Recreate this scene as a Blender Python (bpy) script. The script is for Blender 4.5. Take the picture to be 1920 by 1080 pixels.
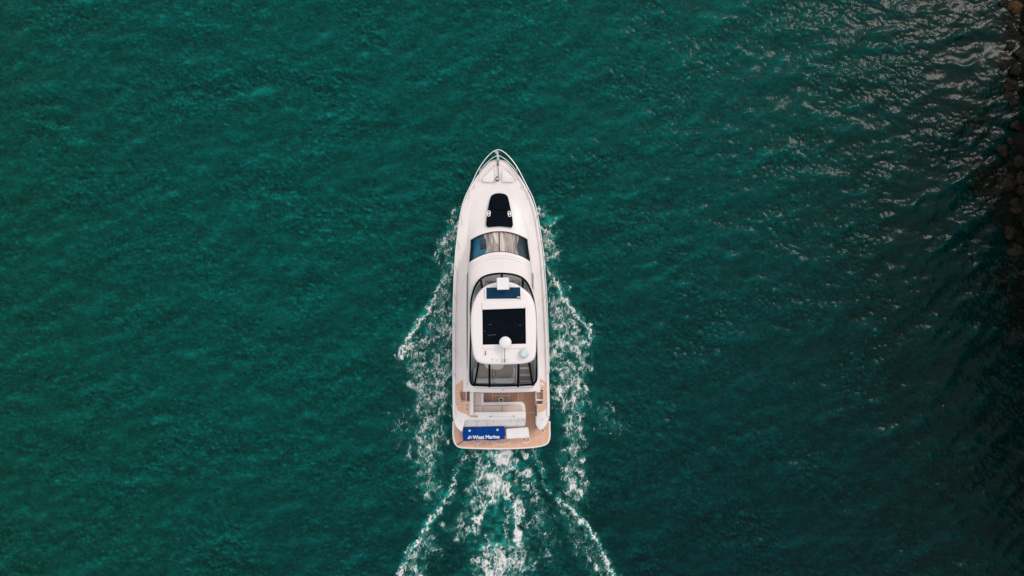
import bpy, bmesh, math, random
import numpy as np
from mathutils import Matrix, Vector, Euler, noise as mnoise
random.seed(7); rng = np.random.default_rng(11)
R = math.radians
scene = bpy.context.scene
for o in list(bpy.data.objects): bpy.data.objects.remove(o)

# ------------------------------------------------------------------ camera
H = 36.5                      # metres above the water
HFOV = R(72.0)
F = 960.0 / math.tan(HFOV / 2)   # focal length in photo pixels
cam_d = bpy.data.cameras.new('camera'); cam = bpy.data.objects.new('camera', cam_d)
scene.collection.objects.link(cam); scene.camera = cam
cam_d.sensor_fit = 'HORIZONTAL'; cam_d.angle = HFOV; cam_d.clip_end = 3000; cam_d.clip_start = 0.5
cam.location = (0, 0, H)
CE = Euler((math.atan(100 / F), -math.atan(55 / F), 0), 'XYZ')
cam.rotation_euler = CE
CR = CE.to_matrix()

# ------------------------------------------------------------------ sky, sun, exposure
SUN_EL, SUN_AZ = R(44.5), R(47)          # azimuth clockwise from +Y (the bow's side)
world = bpy.data.worlds.new('World'); scene.world = world; world.use_nodes = True
wn = world.node_tree; wn.nodes.clear()
wo = wn.nodes.new('ShaderNodeOutputWorld'); bg = wn.nodes.new('ShaderNodeBackground')
sky = wn.nodes.new('ShaderNodeTexSky'); sky.sky_type = 'NISHITA'; sky.sun_disc = False
sky.sun_elevation = SUN_EL; sky.sun_rotation = SUN_AZ
sky.air_density = 1.0; sky.dust_density = 2.0; sky.ozone_density = 1.0
bg.inputs['Strength'].default_value = 0.15
cloud = wn.nodes.new('ShaderNodeMixRGB'); cloud.inputs['Fac'].default_value = 0.66      # thin even cloud veil
cloud.inputs['Color2'].default_value = (6.5, 6.1, 5.85, 1)
wn.links.new(sky.outputs[0], cloud.inputs['Color1']); wn.links.new(cloud.outputs[0], bg.inputs[0]); wn.links.new(bg.outputs[0], wo.inputs[0])
sun_d = bpy.data.lights.new('sun', 'SUN'); sun = bpy.data.objects.new('sun', sun_d)
scene.collection.objects.link(sun)
sun_d.energy = 0.66; sun_d.angle = R(10); sun_d.color = (1.0, 0.92, 0.84)
sdir = Vector((math.sin(SUN_AZ) * math.cos(SUN_EL), math.cos(SUN_AZ) * math.cos(SUN_EL), math.sin(SUN_EL)))
sun.rotation_euler = sdir.to_track_quat('Z', 'Y').to_euler()
vs = scene.view_settings
vs.view_transform = 'Standard'; vs.look = 'None'; vs.exposure = 0.22; vs.gamma = 1.0
vs.use_curve_mapping = False
scene.render.resolution_x = 1024; scene.render.resolution_y = 576

# ------------------------------------------------------------------ pixel -> place
def U(px, py, z):
    d = CR @ Vector(((px - 960) / F, (540 - py) / F, -1.0))
    t = (z - H) / d.z
    return Vector((d.x * t, d.y * t, z))
def axis_px(v): return 933.5 + 6.7 * (v - 299) / 541.0
_A = U(940.2, 842, 0.5); _B = U(933.5, 299, 2.2)
YD = Vector((_B.x - _A.x, _B.y - _A.y, 0)).normalized(); XD = Vector((YD.y, -YD.x, 0))
ORG = (_A + _B) / 2; ORG.z = 0
BOAT_ROT = math.atan2(-YD.x, YD.y)
def L(px, py, z):
    p = U(px, py, z) - ORG
    return Vector((p.dot(XD), p.dot(YD), z))
def yv(v, z): return L(axis_px(v), v, z).y
def Wd(h, z): return h * (H - z) / F
def lerp_tab(tab, v):
    if v <= tab[0][0]: return tab[0][1]
    for (a, b), (c, d) in zip(tab, tab[1:]):
        if v <= c: return b + (d - b) * (v - a) / (c - a)
    return tab[-1][1]
def smooth_tab(tab):
    # dense, monotone-smooth version of a table (Catmull-Rom)
    xs = [t[0] for t in tab]; ys = [t[1] for t in tab]
    m = []
    for i in range(len(xs)):
        if i == 0: m.append((ys[1] - ys[0]) / (xs[1] - xs[0]))
        elif i == len(xs) - 1: m.append((ys[-1] - ys[-2]) / (xs[-1] - xs[-2]))
        else:
            a = (ys[i] - ys[i-1]) / (xs[i] - xs[i-1]); b = (ys[i+1] - ys[i]) / (xs[i+1] - xs[i])
            m.append(0 if a * b <= 0 else 2 * a * b / (a + b))
    def f(v):
        if v <= xs[0]: return ys[0]
        if v >= xs[-1]: return ys[-1]
        i = max(k for k in range(len(xs) - 1) if xs[k] <= v)
        h = xs[i+1] - xs[i]; t = (v - xs[i]) / h
        return ((2*t**3 - 3*t*t + 1) * ys[i] + (t**3 - 2*t*t + t) * h * m[i] + (-2*t**3 + 3*t*t) * ys[i+1] + (t**3 - t*t) * h * m[i+1])
    return f

# ------------------------------------------------------------------ materials
MATS = {}
def nodes_of(name):
    m = bpy.data.materials.new(name); m.use_nodes = True
    nt = m.node_tree; b = nt.nodes['Principled BSDF']; MATS[name] = m
    return m, nt, b
def N(nt, t, **kw):
    n = nt.nodes.new(t)
    for k, v in kw.items(): setattr(n, k, v)
    return n
def ramp(nt, pts):
    r = N(nt, 'ShaderNodeValToRGB'); e = r.color_ramp.elements
    while len(e) < len(pts): e.new(0.5)
    for el, (p, c) in zip(e, pts):
        el.position = p; el.color = (*c, 1) if len(c) == 3 else c
    return r
def simple(name, col, rough=0.5, metal=0.0, var=0.06, scale=3.0, spec=0.5, bump=0.0, bscale=60.0, coat=0.0):
    m, nt, b = nodes_of(name)
    tc = N(nt, 'ShaderNodeTexCoord'); nz = N(nt, 'ShaderNodeTexNoise')
    nz.inputs['Scale'].default_value = scale; nz.inputs['Detail'].default_value = 5
    nt.links.new(tc.outputs['Object'], nz.inputs['Vector'])
    lo = tuple(max(0, c * (1 - var)) for c in col); hi = tuple(min(1, c * (1 + var)) for c in col)
    r = ramp(nt, [(0.3, lo), (0.7, hi)])
    nt.links.new(nz.outputs['Fac'], r.inputs['Fac']); nt.links.new(r.outputs[0], b.inputs['Base Color'])
    b.inputs['Roughness'].default_value = rough; b.inputs['Metallic'].default_value = metal
    b.inputs['Specular IOR Level'].default_value = spec; b.inputs['Coat Weight'].default_value = coat
    if bump > 0:
        n2 = N(nt, 'ShaderNodeTexNoise'); n2.inputs['Scale'].default_value = bscale
        nt.links.new(tc.outputs['Object'], n2.inputs['Vector'])
        bp = N(nt, 'ShaderNodeBump'); bp.inputs['Strength'].default_value = bump; bp.inputs['Distance'].default_value = 0.01
        nt.links.new(n2.outputs['Fac'], bp.inputs['Height']); nt.links.new(bp.outputs[0], b.inputs['Normal'])
    return m
simple('gelcoat', (0.83, 0.785, 0.76), 0.32, var=0.025, scale=1.2)
simple('nonskid', (0.86, 0.805, 0.78), 0.6, var=0.03, scale=2.0, bump=0.15, bscale=120)
simple('gelcoat_grey', (0.52, 0.53, 0.53), 0.4, var=0.03)
simple('vinyl_white', (0.82, 0.80, 0.775), 0.5, var=0.04, scale=4)
simple('cushion_white', (0.80, 0.785, 0.775), 0.55, var=0.04, scale=5, bump=0.15, bscale=20)
simple('black_canvas', (0.0025, 0.005, 0.009), 0.85, var=0.3, scale=6, spec=0.06)
simple('navy_canvas', (0.003, 0.006, 0.016), 0.8, var=0.2, scale=6, spec=0.06)
simple('seam', (0.50, 0.48, 0.465), 0.6, var=0.05)
simple('rubber', (0.02, 0.02, 0.022), 0.6)
simple('steel', (0.72, 0.72, 0.72), 0.22, metal=0.9, var=0.05)
simple('pulpit_steel', (0.42, 0.42, 0.43), 0.35, metal=0.8, var=0.3, scale=12)
simple('rail_steel', (0.86, 0.88, 0.88), 0.28, metal=0.35, var=0.03)
simple('dark_steel', (0.12, 0.125, 0.13), 0.4, metal=0.7, var=0.1)
simple('caulk', (0.72, 0.57, 0.47), 0.6)
simple('blue_vinyl', (0.0, 0.042, 0.24), 0.6, var=0.12, scale=4, bump=0.2, bscale=8, spec=0.08)
simple('sticker', (0.45, 0.62, 0.80), 0.4)
simple('letter_white', (0.72, 0.78, 0.84), 0.5)
simple('dome_white', (0.80, 0.79, 0.78), 0.35, var=0.02)
simple('dome_mint', (0.60, 0.71, 0.695), 0.35, var=0.06, scale=8)
simple('dash_sky_reflection', (0.0, 0.20, 0.33), 0.5, var=0.15)  # blue sky reflection of the windshield, painted into the dash colour
simple('dash_dark', (0.006, 0.045, 0.062), 0.5, var=0.2)
simple('hatch_blue', (0.001, 0.035, 0.075), 0.4, var=0.15, spec=0.12)
simple('beige_plain', (0.44, 0.36, 0.31), 0.75, var=0.06)
simple('interior', (0.55, 0.57, 0.58), 0.6, var=0.05)
simple('rope_dark', (0.01, 0.01, 0.014), 0.8)

def teak(name, a, b_, seam, plank=0.058):
    m, nt, b = nodes_of(name)
    tc = N(nt, 'ShaderNodeTexCoord'); sp = N(nt, 'ShaderNodeSeparateXYZ')
    nt.links.new(tc.outputs['Object'], sp.inputs[0])
    dv = N(nt, 'ShaderNodeMath', operation='DIVIDE'); dv.inputs[1].default_value = plank
    nt.links.new(sp.outputs['X'], dv.inputs[0])
    fr = N(nt, 'ShaderNodeMath', operation='FRACT'); fl = N(nt, 'ShaderNodeMath', operation='FLOOR')
    nt.links.new(dv.outputs[0], fr.inputs[0]); nt.links.new(dv.outputs[0], fl.inputs[0])
    wnz = N(nt, 'ShaderNodeTexWhiteNoise', noise_dimensions='1D'); nt.links.new(fl.outputs[0], wnz.inputs['W'])
    mp = N(nt, 'ShaderNodeMapping'); mp.inputs['Scale'].default_value = (40, 2.5, 2)
    nt.links.new(tc.outputs['Object'], mp.inputs['Vector'])
    nz = N(nt, 'ShaderNodeTexNoise'); nz.inputs['Scale'].default_value = 1.0; nz.inputs['Detail'].default_value = 4
    nt.links.new(mp.outputs[0], nz.inputs['Vector'])
    ad = N(nt, 'ShaderNodeMath', operation='ADD'); nt.links.new(wnz.outputs['Value'], ad.inputs[0]); nt.links.new(nz.outputs['Fac'], ad.inputs[1])
    hf = N(nt, 'ShaderNodeMath', operation='MULTIPLY'); hf.inputs[1].default_value = 0.5; nt.links.new(ad.outputs[0], hf.inputs[0])
    r = ramp(nt, [(0.15, a), (0.85, b_)]); nt.links.new(hf.outputs[0], r.inputs['Fac'])
    lt = N(nt, 'ShaderNodeMath', operation='LESS_THAN'); lt.inputs[1].default_value = 0.2; nt.links.new(fr.outputs[0], lt.inputs[0])
    mx = N(nt, 'ShaderNodeMixRGB'); mx.inputs['Color2'].default_value = (*seam, 1)
    nt.links.new(lt.outputs[0], mx.inputs['Fac']); nt.links.new(r.outputs[0], mx.inputs['Color1'])
    nt.links.new(mx.outputs[0], b.inputs['Base Color']); b.inputs['Roughness'].default_value = 0.6
    return m
teak('teak', (0.60, 0.315, 0.195), (0.78, 0.45, 0.30), (0.80, 0.56, 0.43))
teak('teak_shaded', (0.32, 0.16, 0.10), (0.46, 0.25, 0.165), (0.52, 0.33, 0.23))  # cockpit shade painted into a darker copy of the teak

def quilt(name, a, b_):
    m, nt, b = nodes_of(name)
    tc = N(nt, 'ShaderNodeTexCoord'); mp = N(nt, 'ShaderNodeMapping')
    mp.inputs['Rotation'].default_value = (0, 0, R(45)); mp.inputs['Scale'].default_value = (1, 1, 0)
    nt.links.new(tc.outputs['Object'], mp.inputs['Vector'])
    ck = N(nt, 'ShaderNodeTexChecker'); ck.inputs['Scale'].default_value = 30
    ck.inputs['Color1'].default_value = (*a, 1); ck.inputs['Color2'].default_value = (*b_, 1)
    nt.links.new(mp.outputs[0], ck.inputs['Vector']); nt.links.new(ck.outputs[0], b.inputs['Base Color'])
    b.inputs['Roughness'].default_value = 0.8
quilt('beige_fly', (0.47, 0.38, 0.325), (0.39, 0.31, 0.26))
quilt('beige_quilt', (0.74, 0.61, 0.53), (0.65, 0.525, 0.455))

def pane(name, tint, refl, rough=0.02, gloss=(1, 1, 1)):
    m, nt, b = nodes_of(name); nt.nodes.remove(b)
    out = nt.nodes['Material Output']
    tr = N(nt, 'ShaderNodeBsdfTransparent'); tr.inputs[0].default_value = (*tint, 1)
    gl = N(nt, 'ShaderNodeBsdfGlossy'); gl.inputs['Roughness'].default_value = rough; gl.inputs['Color'].default_value = (*gloss, 1)
    fr = N(nt, 'ShaderNodeFresnel'); fr.inputs['IOR'].default_value = 1.45
    ad = N(nt, 'ShaderNodeMath', operation='ADD'); ad.inputs[1].default_value = refl; ad.use_clamp = True
    nt.links.new(fr.outputs[0], ad.inputs[0])
    mx = N(nt, 'ShaderNodeMixShader'); nt.links.new(ad.outputs[0], mx.inputs[0])
    nt.links.new(tr.outputs[0], mx.inputs[1]); nt.links.new(gl.outputs[0], mx.inputs[2]); nt.links.new(mx.outputs[0], out.inputs['Surface'])
pane('windshield_glass', (0.94, 0.97, 0.98), -0.018)
pane('clear_vinyl', (0.95, 0.965, 0.975), 0.02, 0.15)
pane('dark_glass', (0.03, 0.04, 0.045), 0.02)

# streaky tan/grey curtain cloth behind the windshield
m, nt, b = nodes_of('curtain_cloth')
tc = N(nt, 'ShaderNodeTexCoord'); mp = N(nt, 'ShaderNodeMapping'); mp.inputs['Scale'].default_value = (3.4, 0.45, 0.3)
nt.links.new(tc.outputs['Object'], mp.inputs['Vector'])
nz = N(nt, 'ShaderNodeTexNoise'); nz.inputs['Scale'].default_value = 1.0; nz.inputs['Detail'].default_value = 1.2; nz.inputs['Distortion'].default_value = 0.9
nt.links.new(mp.outputs[0], nz.inputs['Vector'])
r = ramp(nt, [(0.30, (0.20, 0.18, 0.165)), (0.44, (0.66, 0.55, 0.49)), (0.54, (0.36, 0.345, 0.33)), (0.64, (0.95, 0.84, 0.72))])
nt.links.new(nz.outputs['Fac'], r.inputs['Fac']); nt.links.new(r.outputs[0], b.inputs['Base Color']); b.inputs['Roughness'].default_value = 0.5

# ------------------------------------------------------------------ mesh helpers
class MB:
    def __init__(s): s.v = []; s.f = []
    def add(s, vs, fs):
        o = len(s.v); s.v += [tuple(p) for p in vs]; s.f += [tuple(i + o for i in f) for f in fs]; return s
    def box(s, a, b):
        x0, y0, z0 = a; x1, y1, z1 = b
        return s.add([(x0,y0,z0),(x1,y0,z0),(x1,y1,z0),(x0,y1,z0),(x0,y0,z1),(x1,y0,z1),(x1,y1,z1),(x0,y1,z1)],
              [(3,2,1,0),(4,5,6,7),(0,1,5,4),(1,2,6,5),(2,3,7,6),(3,0,4,7)])
    def loft(s, rings, closed=True, cap0=False, cap1=False):
        n = len(rings[0]); vs = [p for r_ in rings for p in r_]; fs = []
        m = n if closed else n - 1
        for i in range(len(rings) - 1):
            for j in range(m):
                k = (j + 1) % n; fs.append((i*n + j, i*n + k, (i+1)*n + k, (i+1)*n + j))
        if cap0: fs.append(tuple(range(n - 1, -1, -1)))
        if cap1: fs.append(tuple((len(rings)-1)*n + j for j in range(n)))
        return s.add(vs, fs)
    def prism(s, pts, z0, z1, r=0.0):
        """outline (local xy, any winding) raised z0..z1 with a rounded upper edge"""
        pts = ccw(pts)
        rings = [[(x, y, z0) for x, y in pts]]
        if r > 0:
            for k in range(5):
                a = k / 4 * math.pi / 2
                q = inset_safe(pts, r * (1 - math.cos(a)))
                rings.append([(x, y, z1 - r + r * math.sin(a)) for x, y in q])
        else: rings.append([(x, y, z1) for x, y in pts])
        return s.loft(rings, True, True, True)
    def tube(s, path, rad, n=8, closed=False):
        P = [Vector(p) for p in path]; rings = []
        for i, p in enumerate(P):
            if closed: t = P[(i+1) % len(P)] - P[i-1]
            else: t = P[min(i+1, len(P)-1)] - P[max(i-1, 0)]
            t.normalize(); up = Vector((0, 0, 1)) if abs(t.z) < 0.9 else Vector((1, 0, 0))
            a = t.cross(up).normalized(); b2 = a.cross(t)
            rr = rad[i] if isinstance(rad, (list, tuple)) else rad
            rings.append([p + a * rr * math.cos(2*math.pi*k/n) + b2 * rr * math.sin(2*math.pi*k/n) for k in range(n)])
        if closed: rings.append(rings[0])
        return s.loft(rings, True, not closed, not closed)
    def lathe(s, c, prof, n=28, sx=1.0, sy=1.0):
        rings = [[(c[0] + sx*r_*math.cos(2*math.pi*k/n), c[1] + sy*r_*math.sin(2*math.pi*k/n), c[2] + z) for k in range(n)] for r_, z in prof]
        return s.loft(rings, True, True, True)
    def bar(s, a, b_, w, t, side=None):
        a = Vector(a); b_ = Vector(b_); d = (b_ - a).normalized()
        sd = Vector(side) if side is not None else d.cross(Vector((0, 0, 1)))
        sd = (sd - d * sd.dot(d)).normalized(); nn = d.cross(sd)
        ring = lambda p: [p + sd*w/2 + nn*t/2, p - sd*w/2 + nn*t/2, p - sd*w/2 - nn*t/2, p + sd*w/2 - nn*t/2]
        return s.loft([ring(a), ring(b_)], True, True, True)
    def build(s, name, mat, parent=None, smooth=True, ang=35):
        me = bpy.data.meshes.new(name); me.from_pydata(s.v, [], s.f); me.validate()
        bm = bmesh.new(); bm.from_mesh(me); bmesh.ops.recalc_face_normals(bm, faces=bm.faces); bm.to_mesh(me); bm.free()
        if smooth:
            me.polygons.foreach_set('use_smooth', [True] * len(me.polygons)); me.set_sharp_from_angle(angle=R(ang))
        me.materials.append(MATS[mat])
        o = bpy.data.objects.new(name, me); scene.collection.objects.link(o); o.parent = parent
        return o
def ccw(p):
    p = [(q[0], q[1]) for q in p]
    a = sum(p[i][0]*p[(i+1) % len(p)][1] - p[(i+1) % len(p)][0]*p[i][1] for i in range(len(p)))
    return p if a > 0 else p[::-1]
def offset(p, d):
    n = len(p); out = []
    for i in range(n):
        a, b_, c = Vector(p[i-1]), Vector(p[i]), Vector(p[(i+1) % n])
        e1 = b_ - a; e2 = c - b_
        if e1.length < 1e-9: e1 = e2
        if e2.length < 1e-9: e2 = e1
        n1 = Vector((e1.y, -e1.x)).normalized(); n2 = Vector((e2.y, -e2.x)).normalized()
        m_ = n1 + n2
        m_ = n1 if m_.length < 1e-6 else m_.normalized()
        k = d / max(0.35, m_.dot(n1)); out.append((b_.x + m_.x*k, b_.y + m_.y*k))
    return out
def inset_safe(p, d):
    for k in range(8):
        q = offset(p, -d); ok = True
        for i in range(len(p)):
            e = Vector(p[(i+1) % len(p)]) - Vector(p[i]); g = Vector(q[(i+1) % len(q)]) - Vector(q[i])
            if e.length > 1e-6 and e.dot(g) < 0: ok = False; break
        if ok: return q
        d *= 0.6
    return p
def roundp(pts, r, seg=5):
    """round the corners of a polygon; r a number or one per corner"""
    n = len(pts); out = []
    for i in range(n):
        a, b_, c = Vector(pts[i-1][:2]), Vector(pts[i][:2]), Vector(pts[(i+1) % n][:2])
        rr = r[i] if isinstance(r, (list, tuple)) else r
        d1 = a - b_; d2 = c - b_; q = min(rr, d1.length*0.48, d2.length*0.48)
        p0 = b_ + d1.normalized()*q; p1 = b_ + d2.normalized()*q
        if q < 1e-4: out.append(tuple(b_)); continue
        for k in range(seg + 1):
            t = k/seg; out.append(tuple(p0*(1-t)**2 + b_*2*t*(1-t) + p1*t*t))
    return out
def outl(px, z): return [L(x, y, z).xy[:] for x, y in px]
def spline(pts, n=8, closed=False):
    P = [Vector(p) for p in pts]; out = []; m_ = len(P)
    for i in range(m_ if closed else m_ - 1):
        p0 = P[i-1] if closed or i > 0 else P[0]; p1 = P[i]; p2 = P[(i+1) % m_]
        p3 = P[(i+2) % m_] if closed or i + 2 < m_ else P[-1]
        for k in range(n):
            t = k/n
            out.append(0.5*((2*p1) + (p2-p0)*t + (2*p0-5*p1+4*p2-p3)*t*t + (3*p1-p0-3*p2+p3)*t**3))
    if not closed: out.append(P[-1])
    return out
def tag(o, label, cat, group=None, kind=None):
    o['label'] = label
    if cat: o['category'] = cat
    if group: o['group'] = group
    if kind: o['kind'] = kind
    return o
def empty(name, loc, rz=0):
    e = bpy.data.objects.new(name, None); scene.collection.objects.link(e); e.location = loc; e.rotation_euler = (0, 0, rz)
    e.empty_display_size = 0.3; return e

# ================================================================== WATER
def fnoise(ny, nx, dx, lmin, lmax, ang=0.0, spread=None, ax=1.0, ay=1.0, seed=0, p=0.0):
    """band-limited gaussian noise; optional travelling direction and anisotropy"""
    g = np.random.default_rng(seed)
    w = np.fft.rfft2(g.standard_normal((ny, nx)))
    ky = np.fft.fftfreq(ny, dx)[:, None] * ay; kx = np.fft.rfftfreq(nx, dx)[None, :] * ax
    k = np.sqrt(kx**2 + ky**2) + 1e-9
    amp = np.exp(-np.clip((1/lmax - k) * lmax, 0, None)**2 * 6) * np.exp(-np.clip((k - 1/lmin) * lmin, 0, None)**2 * 3) * (k * lmax)**(-p)
    if spread is not None:
        th = np.arctan2(ky, kx); amp = amp * (np.abs(np.cos(th - ang))**spread + 0.04)
    amp[0, 0] = 0
    f = np.fft.irfft2(w * amp, s=(ny, nx)); return f / f.std()
corn = [U(x, y, 0) for x, y in ((0, 0), (1920, 0), (0, 1080), (1920, 1080))]
WX0 = min(c.x for c in corn) - 8; WX1 = max(c.x for c in corn) + 6
WY0 = min(c.y for c in corn) - 8; WY1 = max(c.y for c in corn) + 8
DX = 0.075
nx = int((WX1 - WX0) / DX); ny = int((WY1 - WY0) / DX)
gx = WX0 + np.arange(nx) * DX; gy = WY0 + np.arange(ny) * DX
GX, GY = np.meshgrid(gx, gy)
swell = fnoise(ny, nx, DX, 2.4, 6.5, R(112), 3.0, seed=1)
chop = fnoise(ny, nx, DX, 0.9, 2.8, R(104), 2.2, seed=2, p=0.5); chop = chop + 0.22 * (chop**2 - 1)
rip = fnoise(ny, nx, DX, 0.25, 0.65, R(72), 1.3, seed=3, p=0.4); rip = rip + 0.28 * (rip**2 - 1)
rip2 = fnoise(ny, nx, DX, 0.16, 0.32, R(30), 0.5, seed=4); rip2 = rip2 + 0.25 * (rip2**2 - 1)
gust = fnoise(ny, nx, DX, 5.0, 14.0, seed=5); gust = np.clip(0.85 + 0.34 * gust, 0.2, 1.7)
WZ = 0.024 * swell + 0.016 * chop + gust * (0.0082 * rip + 0.0046 * rip2)

# foam strokes in photo pixels on the water: (points, half width px, strength)
LINES = [  # narrow breaking crests
    ([(848,500),(838,514),(828,532),(817,553),(806,575),(790,600),(774,622),(760,645),(755,664)], 3.6, 1.45),
    ([(1021,492),(1032,512),(1042,532),(1056,560),(1072,582),(1088,597),(1102,612),(1108,632)], 3.4, 1.4),
    ([(862,388),(850,405),(842,428),(836,450),(826,472),(816,488)], 3.6, 0.95),
    ([(1008,388),(1021,402),(1031,425),(1037,447),(1036,470)], 3.6, 1.0),
    ([(846,922),(832,938),(824,952),(811,970),(798,988),(783,1012),(770,1034),(757,1062),(745,1090)], 3.4, 1.35),
    ([(1044,932),(1060,944),(1076,960),(1090,976),(1103,992),(1118,1014),(1130,1034),(1140,1056),(1152,1084)], 3.4, 1.35),
    ([(930,900),(926,918),(922,936),(912,950),(900,964),(886,984),(880,998)], 6.0, 1.2),
    ([(948,908),(956,930),(966,956),(970,976),(970,1000),(967,1020)], 6.5, 1.3),
    ([(955,965),(948,985),(948,1005),(940,1015)], 3.0, 0.9),
    ([(868,846),(860,872),(852,900),(848,918)], 3.0, 0.85),
    ([(1002,846),(1010,870),(1020,898),(1032,922)], 3.0, 0.8),
    ([(905,862),(882,905),(880,930),(868,960),(862,985),(858,1010)], 3.5, 0.6),
    ([(990,880),(1003,910),(1010,950),(1018,985)], 4.0, 0.6),
    ([(914,1005),(925,1018),(940,1020)], 4.0, 1.0),
    ([(905,1030),(925,1022),(945,1018)], 5.0, 1.1),
]
AREAS = [  # lacy trailing foam
    ([(857,405),(848,440),(840,475),(842,500)], 13, 0.62),
    ([(1014,402),(1024,430),(1030,465),(1030,500)], 11, 0.66),
    ([(838,545),(824,585),(806,625),(790,660)], 20, 0.52),
    ([(842,600),(832,660),(815,720),(806,780)], 24, 0.60),
    ([(1040,545),(1052,590),(1066,630)], 20, 0.62),
    ([(1040,600),(1048,660),(1054,720)], 24, 0.70),
    ([(770,650),(790,700),(797,760),(800,820),(797,870),(806,915)], 22, 0.62),
    ([(835,690),(826,760),(824,810)], 17, 0.58),
    ([(1090,640),(1085,700),(1078,760),(1075,820),(1073,870),(1082,925)], 19, 0.64),
    ([(1052,720),(1070,790),(1080,860)], 15, 0.55),
    ([(1130,770),(1145,800)], 16, 0.30),
    ([(752,780),(748,830)], 16, 0.26),
    ([(936,850),(938,872),(930,892),(926,905)], 20, 1.25),
    ([(955,870),(975,885),(990,900)], 13, 0.85),
    ([(905,880),(898,920),(890,950)], 16, 0.62),
    ([(870,855),(890,860)], 14, 0.4),
    ([(990,845),(1000,850)], 9, 0.9),
    ([(960,930),(972,985),(972,1030)], 13, 0.72),
    ([(938,1045),(930,1070),(945,1100)], 30, 0.95),
    ([(905,1060),(960,1062)], 20, 0.8),
    ([(965,1030),(980,1060)], 18, 0.8),
    ([(1005,960),(1015,1000),(1030,1040)], 18, 0.42),
    ([(872,965),(862,1000)], 14, 0.5),
    ([(800,1010),(780,1050),(775,1080)], 15, 0.58),
    ([(1060,950),(1075,1000),(1100,1040)], 15, 0.42),
    ([(1110,1030),(1130,1070),(1140,1090)], 14, 0.5),
    ([(920,1100),(930,1180)], 40, 0.7),
]
def seg_field(X, Y, pts, w):
    P = [U(a, b_, 0) for a, b_ in pts]
    best = np.full(X.shape, 1e9)
    for a, c in zip(P, P[1:]):
        dx_, dy_ = c.x - a.x, c.y - a.y; l2 = dx_*dx_ + dy_*dy_
        t = np.clip(((X - a.x)*dx_ + (Y - a.y)*dy_) / l2, 0, 1)
        best = np.minimum(best, (X - a.x - t*dx_)**2 + (Y - a.y - t*dy_)**2)
    return np.exp(-best / (w * H / F)**2)
bx0 = U(690, 600, 0).x; bx1 = U(1200, 600, 0).x; by1 = U(940, 370, 0).y; by0 = U(940, 1080, 0).y - 3
ix0, ix1 = np.searchsorted(gx, [bx0, bx1]); iy0, iy1 = np.searchsorted(gy, [by0, by1])
sub = (slice(iy0, iy1), slice(ix0, ix1))
ridge = np.zeros(GX.shape); aer = np.zeros(GX.shape); rough_w = np.zeros(GX.shape)
for pts, w, s_ in LINES:
    ridge[sub] += 0.10 * min(1, s_) * seg_field(GX[sub], GY[sub], pts, w * 2.6)
for pts, w, s_ in AREAS + LINES:
    fld = seg_field(GX[sub], GY[sub], pts, w * 1.3 + 3)
    aer[sub] = np.maximum(aer[sub], s_ * fld * 0.75); rough_w[sub] = np.maximum(rough_w[sub], fld)
for pts, w, s_ in (([(936,846),(934,920),(934,1000),(938,1110)], 52, 0.62), ([(836,560),(824,660),(812,780)], 30, 0.42), ([(1046,560),(1060,660),(1064,780)], 30, 0.42), ([(938,850),(936,900)], 34, 0.8)):
    aer[sub] = np.maximum(aer[sub], s_ * seg_field(GX[sub], GY[sub], pts, w))
wash = fnoise(ny, nx, DX, 0.5, 1.4, seed=8)
WZ = WZ + ridge + 0.028 * rough_w * wash
aer = np.clip(aer * (0.75 + 0.3 * wash), 0, 1) ** 1.4

# large-scale colour of the water body: deeper towards lower right, greener shoal at left, dark rocky bed near the shore
SHORE = [(-200,1880),(0,1892),(60,1902),(140,1894),(260,1884),(330,1904),(420,1894),(520,1904),(620,1926),(720,1950),(900,1990),(1100,2060),(1400,2150)]
shore_w = [(U(x, v, 0).y, U(x, v, 0).x) for v, x in SHORE]; shore_w.sort()
sy = np.array([a for a, b_ in shore_w]); sx = np.array([b_ for a, b_ in shore_w])
big = fnoise(ny, nx, DX, 4.0, 16.0, seed=12)
mid_n = fnoise(ny, nx, DX, 1.0, 4.0, seed=13)
dist = np.interp(GY, sy, sx) - GX + 0.9 * big + 0.35 * mid_n
shal = 1 / (1 + np.exp((dist - 8.0) / 2.6))          # dark weed and rock bed
bank = 1 / (1 + np.exp((dist - 0.5) / 0.45))          # brown shallows right at the stones
deep = 1 / (1 + np.exp(-((GX * 0.62 - GY * 0.78) - 6.5 + 1.0 * big) / 5.0))
green = 1 / (1 + np.exp(((GX * 0.95 + GY * 0.3) + 17.0 + 1.0 * big) / 4.0))
def mixc(c, d, f): return c * (1 - f[..., None]) + np.array(d) * f[..., None]
COL = np.broadcast_to(np.array([0.0, 0.061, 0.0515]), GX.shape + (3,)).copy()
COL = mixc(COL, (0.0, 0.051, 0.036), green)
COL = mixc(COL, (0.0, 0.0175, 0.0195), deep)
COL = mixc(COL, (0.0, 0.0095, 0.0078), shal * 0.94)
COL = mixc(COL, (0.005, 0.0052, 0.003), bank * 0.9)
COL = mixc(COL, (0.010, 0.27, 0.225), aer * 0.85)
COL *= np.clip(1 + gust * (0.15 * rip + 0.11 * rip2) + 0.14 * chop + 0.04 * swell + 0.04 * mid_n + 0.22 * gust * np.clip(0.75 * rip + 0.35 * rip2 + 0.35 * chop - 1.15, 0, 2), 0.35, 2.4)[..., None]   # ripple light painted into the colour: crests lighter, troughs darker
edge = np.minimum.reduce([GX - WX0, WX1 - GX, GY - WY0, WY1 - GY]); WZ *= np.clip(edge / 4.0, 0, 1)
COL = mixc(COL, (0.0, 0.04, 0.036), 1 - np.clip(edge / 5.0, 0, 1))

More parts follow.
